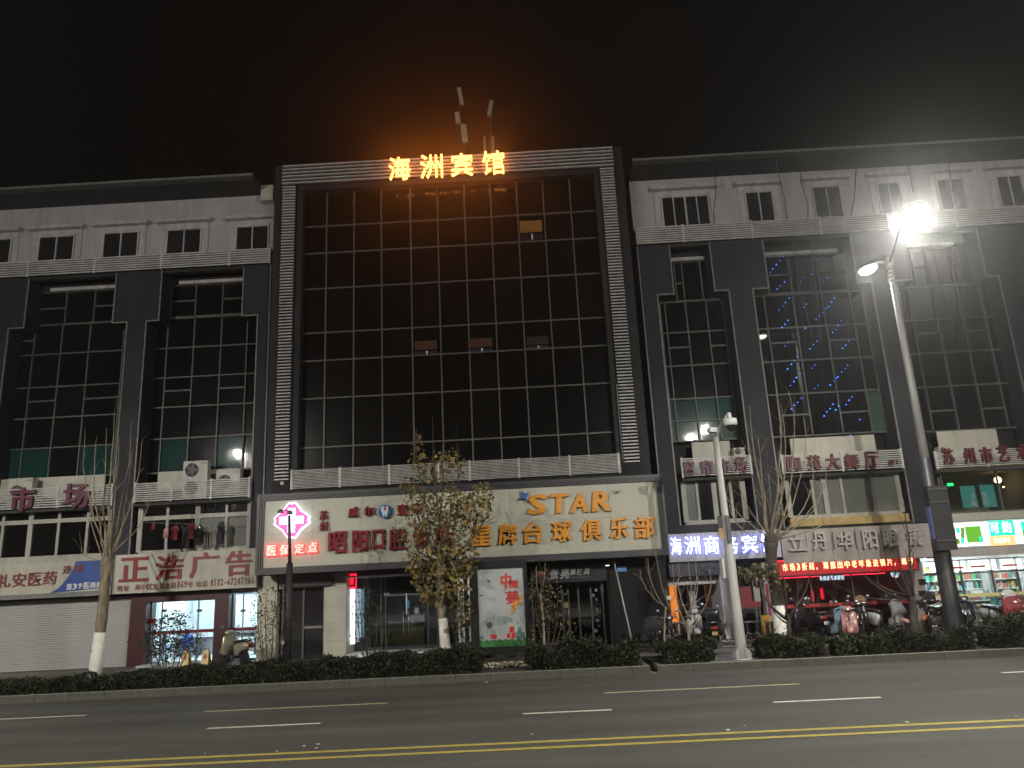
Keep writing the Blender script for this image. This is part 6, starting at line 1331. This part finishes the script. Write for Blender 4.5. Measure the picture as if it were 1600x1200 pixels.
# ---------------------------------------------------------------- scooters (front towards +x in their own space)
def wheel(parent, x, r, w=.055):
    h = part("wheel", parent)
    MB().lathe([(r*.62, -w*.8), (r*.8, -w), (r*.95, -w*.8), (r, 0), (r*.95, w*.8), (r*.8, w), (r*.62, w*.8)], (x, 0, r), 20, 'y').build("tyre", M["rubber"], h)
    b = MB().lathe([(r*.62, -.02), (r*.66, .0), (r*.62, .02)], (x, 0, r), 16, 'y')
    for k in range(5): an = 2*math.pi*k/5; b.obox((x+r*.33*math.cos(an), 0, r+r*.33*math.sin(an)), (r*.30*math.cos(an), 0, r*.30*math.sin(an)), (0, .035, 0), (-.022*math.sin(an), 0, .022*math.cos(an)))
    b.build("rim", M["steel"], h)
def scooter(label, x, y, rz, paint, accent="bpaint", box=None, cover=None, quilt=None, mirrors=True, plate="paper", moto=False, z=GZ, fender=None, cat="scooter", rackbag=None, s=1.0):
    t = thing("motor_scooter" if not moto else "motorcycle", label, cat, (0, 0, 0), "scooters parked before the shops")
    r = .24 if not moto else .30
    wheel(t, .62, r); wheel(t, -.60, r, .065)
    if not moto:
        MB().pillow([(.40, .30), (.52, .34), (.50, .62), (.40, .98), (.30, 1.0), (.33, .62), (.26, .34)], .24, .10).build("front_shield", M[paint], t)
        MB().pillow([(-.15, .22), (.34, .22), (.36, .34), (-.15, .33)], .20, .06).build("floorboard", M[accent], t)
        MB().pillow([(-.18, .30), (-.12, .66), (-.30, .74), (-.80, .78), (-.95, .70), (-.88, .52), (-.60, .46), (-.42, .30)], .19, .14).build("rear_body", M[paint], t)
        MB().pillow([(.40, .46), (.86, .36), (.84, .44), (.62, .55), (.44, .60)], .10, .12).build("front_fender", M[fender or paint], t)
    else:
        MB().pillow([(-.1, .55), (.25, .58), (.34, .76), (.20, .88), (-.08, .80)], .17, .14).build("fuel_tank", M[paint], t)
        MB().pillow([(-.30, .28), (.22, .26), (.26, .52), (-.26, .54)], .16, .10).build("engine", M["hmulldark"], t)
        MB().pillow([(-.25, .56), (-.80, .66), (-.92, .74), (-.86, .78), (-.30, .70)], .14, .1).build("rear_body", M[paint], t)
        MB().pillow([(.38, .50), (.88, .44), (.84, .55), (.62, .64), (.42, .60)], .08, .12).build("front_fender", M[fender or paint], t)
    MB().pillow([(-.06, .70), (-.10, .80), (-.36, .84), (-.80, .88), (-.86, .80), (-.60, .75)], .15, .10).build("seat", M["bpaint"], t)
    for a in (-.07, .07): MB().tube([(.62, a, r), (.48, a, .72)], .022, 6).build("fork", M["steel"], t)
    MB().tube([(.47, 0, .70), (.36, 0, 1.06)], .028, 8).build("steering_column", M["mull"], t)
    hb_ = part("handlebar", t); MB().tube([(.24, -.34, 1.04), (.33, -.20, 1.08), (.37, 0, 1.07), (.33, .20, 1.08), (.24, .34, 1.04)], .016, 6).build("bar", M["steel"], hb_)
    for a in (-1, 1): MB().tube([(.24, a*.34, 1.04), (.31, a*.23, 1.075)], .022, 8).build("grip", M["black"], hb_)
    MB().pillow([(.30, 1.0), (.46, 1.0), (.47, 1.10), (.40, 1.16), (.30, 1.12)], .13, .12).build("handlebar_cowl", M[paint], t)
    MB().ball((.47, 0, 1.05), .035, .075, .05, 10, 6).build("headlight", M["steel"], t)
    if mirrors:
        for a in (-1, 1):
            mm = part("mirror", t); MB().tube([(.32, a*.20, 1.08), (.30, a*.30, 1.25)], .009, 5).build("stem", M["black"], mm); MB().ball((.30, a*.32, 1.29), .018, .06, .045, 10, 6).build("mirror_glass", M["steel"], mm)
    MB().pillow([(-.92, .62), (-.97, .62), (-.98, .72), (-.92, .73)], .10, .05).build("tail_light", M["rpaint"], t)
    bx("number_plate", M[plate], t, -1.0, -.985, -.09, .09, .46, .57)
    MB().tube([(-.75, -.13, .80), (-.98, -.10, .86), (-.98, .10, .86), (-.75, .13, .80)], .014, 6).build("grab_rail", M["steel"], t)
    MB().tube([(-.2, .18, .24), (-.25, .26, .02)], .014, 5).build("side_stand", M["mull"], t)
    if box: MB().pillow([(-1.05, .90), (-.65, .90), (-.66, 1.22), (-.72, 1.27), (-1.0, 1.27), (-1.05, 1.2)], .20, .06).build("top_box", M[box], t)
    if rackbag: MB().ball((.20, .05, 1.12), .16, .22, .20, 12, 8).build("hanging_bag", M[rackbag], t)
    if quilt:
        q = MB(); rowsn = 7; colsn = 9; V = []; F = []; rq = random.Random(len(label))
        for i in range(rowsn):
            for k in range(colsn):
                u = -1+2*k/(colsn-1); zz = 1.14-i*.125; wd = .30+.05*i*(1-.05*i); V.append((.50+.06*i*(i < 4)+.03*math.cos(u*9)+rq.uniform(-.012, .012)-.14*u*u, u*wd, zz-.10*abs(u)**3))
        n0 = len(V); V += [(a-.03, b2, c) for a, b2, c in V]
        for i in range(rowsn-1):
            for k in range(colsn-1): a = i*colsn+k; F.append((a, a+1, a+colsn+1, a+colsn)); F.append((a+n0, a+colsn+n0, a+colsn+1+n0, a+1+n0))
        for i in range(rowsn-1): a = i*colsn; F.append((a, a+colsn, a+colsn+n0, a+n0)); a += colsn-1; F.append((a, a+n0, a+colsn+n0, a+colsn))
        for k in range(colsn-1): F.append((k, k+n0, k+1+n0, k+1)); a = (rowsn-1)*colsn+k; F.append((a, a+1, a+1+n0, a+n0))
        q.add(V, F, True); q.build("wind_quilt", M[quilt], t)
    if cover:
        V = []; F = []; n = 14; prof = [(-.95, .55, .20), (-.80, .95, .24), (-.45, 1.0, .26), (-.05, 1.0, .26), (.25, 1.28, .36), (.45, 1.22, .38), (.62, .80, .30), (.72, .42, .24)]
        rq = random.Random(3)
        for (px_, hz_, wy) in prof:
            for k in range(n): u = math.pi*k/(n-1); V.append((px_, -wy*math.cos(u)*(1+rq.uniform(-.05, .05)), .30+(hz_-.30)*math.sin(u)**.6+rq.uniform(-.015, .015)))
        for i in range(len(prof)-1):
            for k in range(n-1): F.append((i*n+k, i*n+k+1, i*n+n+k+1, i*n+n+k))
        F.append(tuple(range(n))); F.append(tuple(range(len(V)-1, len(V)-n-1, -1))); MB().add(V, F, True).build("rain_cover", M[cover], t)
    t.location = (x, y, z); t.rotation_euler = (0, 0, rz); t.scale = (s, s, s); return t
H = math.pi/2
scooter("champagne scooter with its front cowl up, beside the printing shop's narrow pane", X(366, 1030, 28.0), 28.0, math.pi*.80, "silver", s=1.0)
scooter("black motorcycle facing the road beside the black wall", X(1042, 1005, 26.6), 26.6, -H+.2, "bpaint", moto=True, z=.235, cat="motorcycle")
scooter("dark covered scooter close to the black wall, left of the motorcycle", X(1023, 1000, 26.9), 26.9, -H-.1, "bpaint", quilt="darkcloth", z=.235, mirrors=False)
scooter("small white moped facing the road before the hotel entrance", X(1084, 990, 27.6), 27.6, -H, "wpaint", z=GZ)
scooter("black scooter with red trim and a dark quilt on its bars, seen from behind", X(1112, 992, 27.2), 27.2, H-.1, "bpaint", quilt="darkcloth", plate="ochre", z=.235, box="bpaint", rackbag="darkcloth")
scooter("scooter under a blue grey rain cover beside the pink scooter", X(1312, 1000, 27.0), 27.0, -H+.25, "bluecloth", z=.235, quilt="bluecloth")
scooter("pink scooter facing the road at the optician's red mat", X(1331, 1000, 26.6), 26.6, -H-.35, "cream_scooter", accent="cream_scooter", z=.235)
scooter("scooter with a tan bag on its bars behind the pink scooter", X(1350, 985, 28.0), 28.0, -H-.5, "bpaint", rackbag="tancloth")
scooter("pink and white scooter with a rear rack under the bare tree", X(1388, 990, 27.6), 27.6, -H+.7, "wpaint", fender="cream_scooter", quilt="greycloth")
scooter("dark scooter in the shadow of the optician's window, left of the covered one", X(1264, 985, 28.0), 28.0, H+.3, "bpaint", accent="bpaint")
scooter("black motorcycle with an orange front fender leaning by the grey pier", X(1462, 985, 27.4), 27.4, math.pi+.75, "bpaint", moto=True, fender="opaint", rackbag="darkcloth", cat="motorcycle", z=GZ)
scooter("black scooter with a top box right of the street lamp base", X(1508, 980, 27.6), 27.6, -H-.2, "bpaint", box="bpaint", mirrors=False)
scooter("scooter with a white hood and red wind quilt before the bright store", X(1576, 985, 26.4), 26.4, -H+.15, "wpaint", quilt="redcloth", z=.235, rackbag="whitecloth", s=1.1)
scooter("peach scooter cut by the right edge of the photo", X(1596, 992, 26.2), 26.2, -H-.5, "cream_scooter", z=.235)
o = MB().box(X(1285, 1003, 27.0), X(1310, 1003, 27.0), 25.4, 29.0, GZ-.02, GZ+.012).build("red_mat", M["carpet"], None); tag(o, "faded red mat leading to the optician's door between the hedges", "mat")

# ---------------------------------------------------------------- volume added to imitate the lens bloom around the lamps
hz_ = MB().box(-70, 70, -25, 60, -1.5, 26).build("bloom_haze", M["black"], None); hz_["kind"] = "stuff"
hm = bpy.data.materials.new("bloom_mist"); hm.use_nodes = True; hn = hm.node_tree.nodes
hn.remove(hn["Principled BSDF"]); v = hn.new("ShaderNodeVolumePrincipled"); v.inputs["Color"].default_value = (.9, .9, .9, 1); v.inputs["Density"].default_value = HAZE; v.inputs["Anisotropy"].default_value = 0.92
hm.node_tree.links.new(v.outputs[0], hn["Material Output"].inputs["Volume"]); hz_.data.materials.clear(); hz_.data.materials.append(hm)
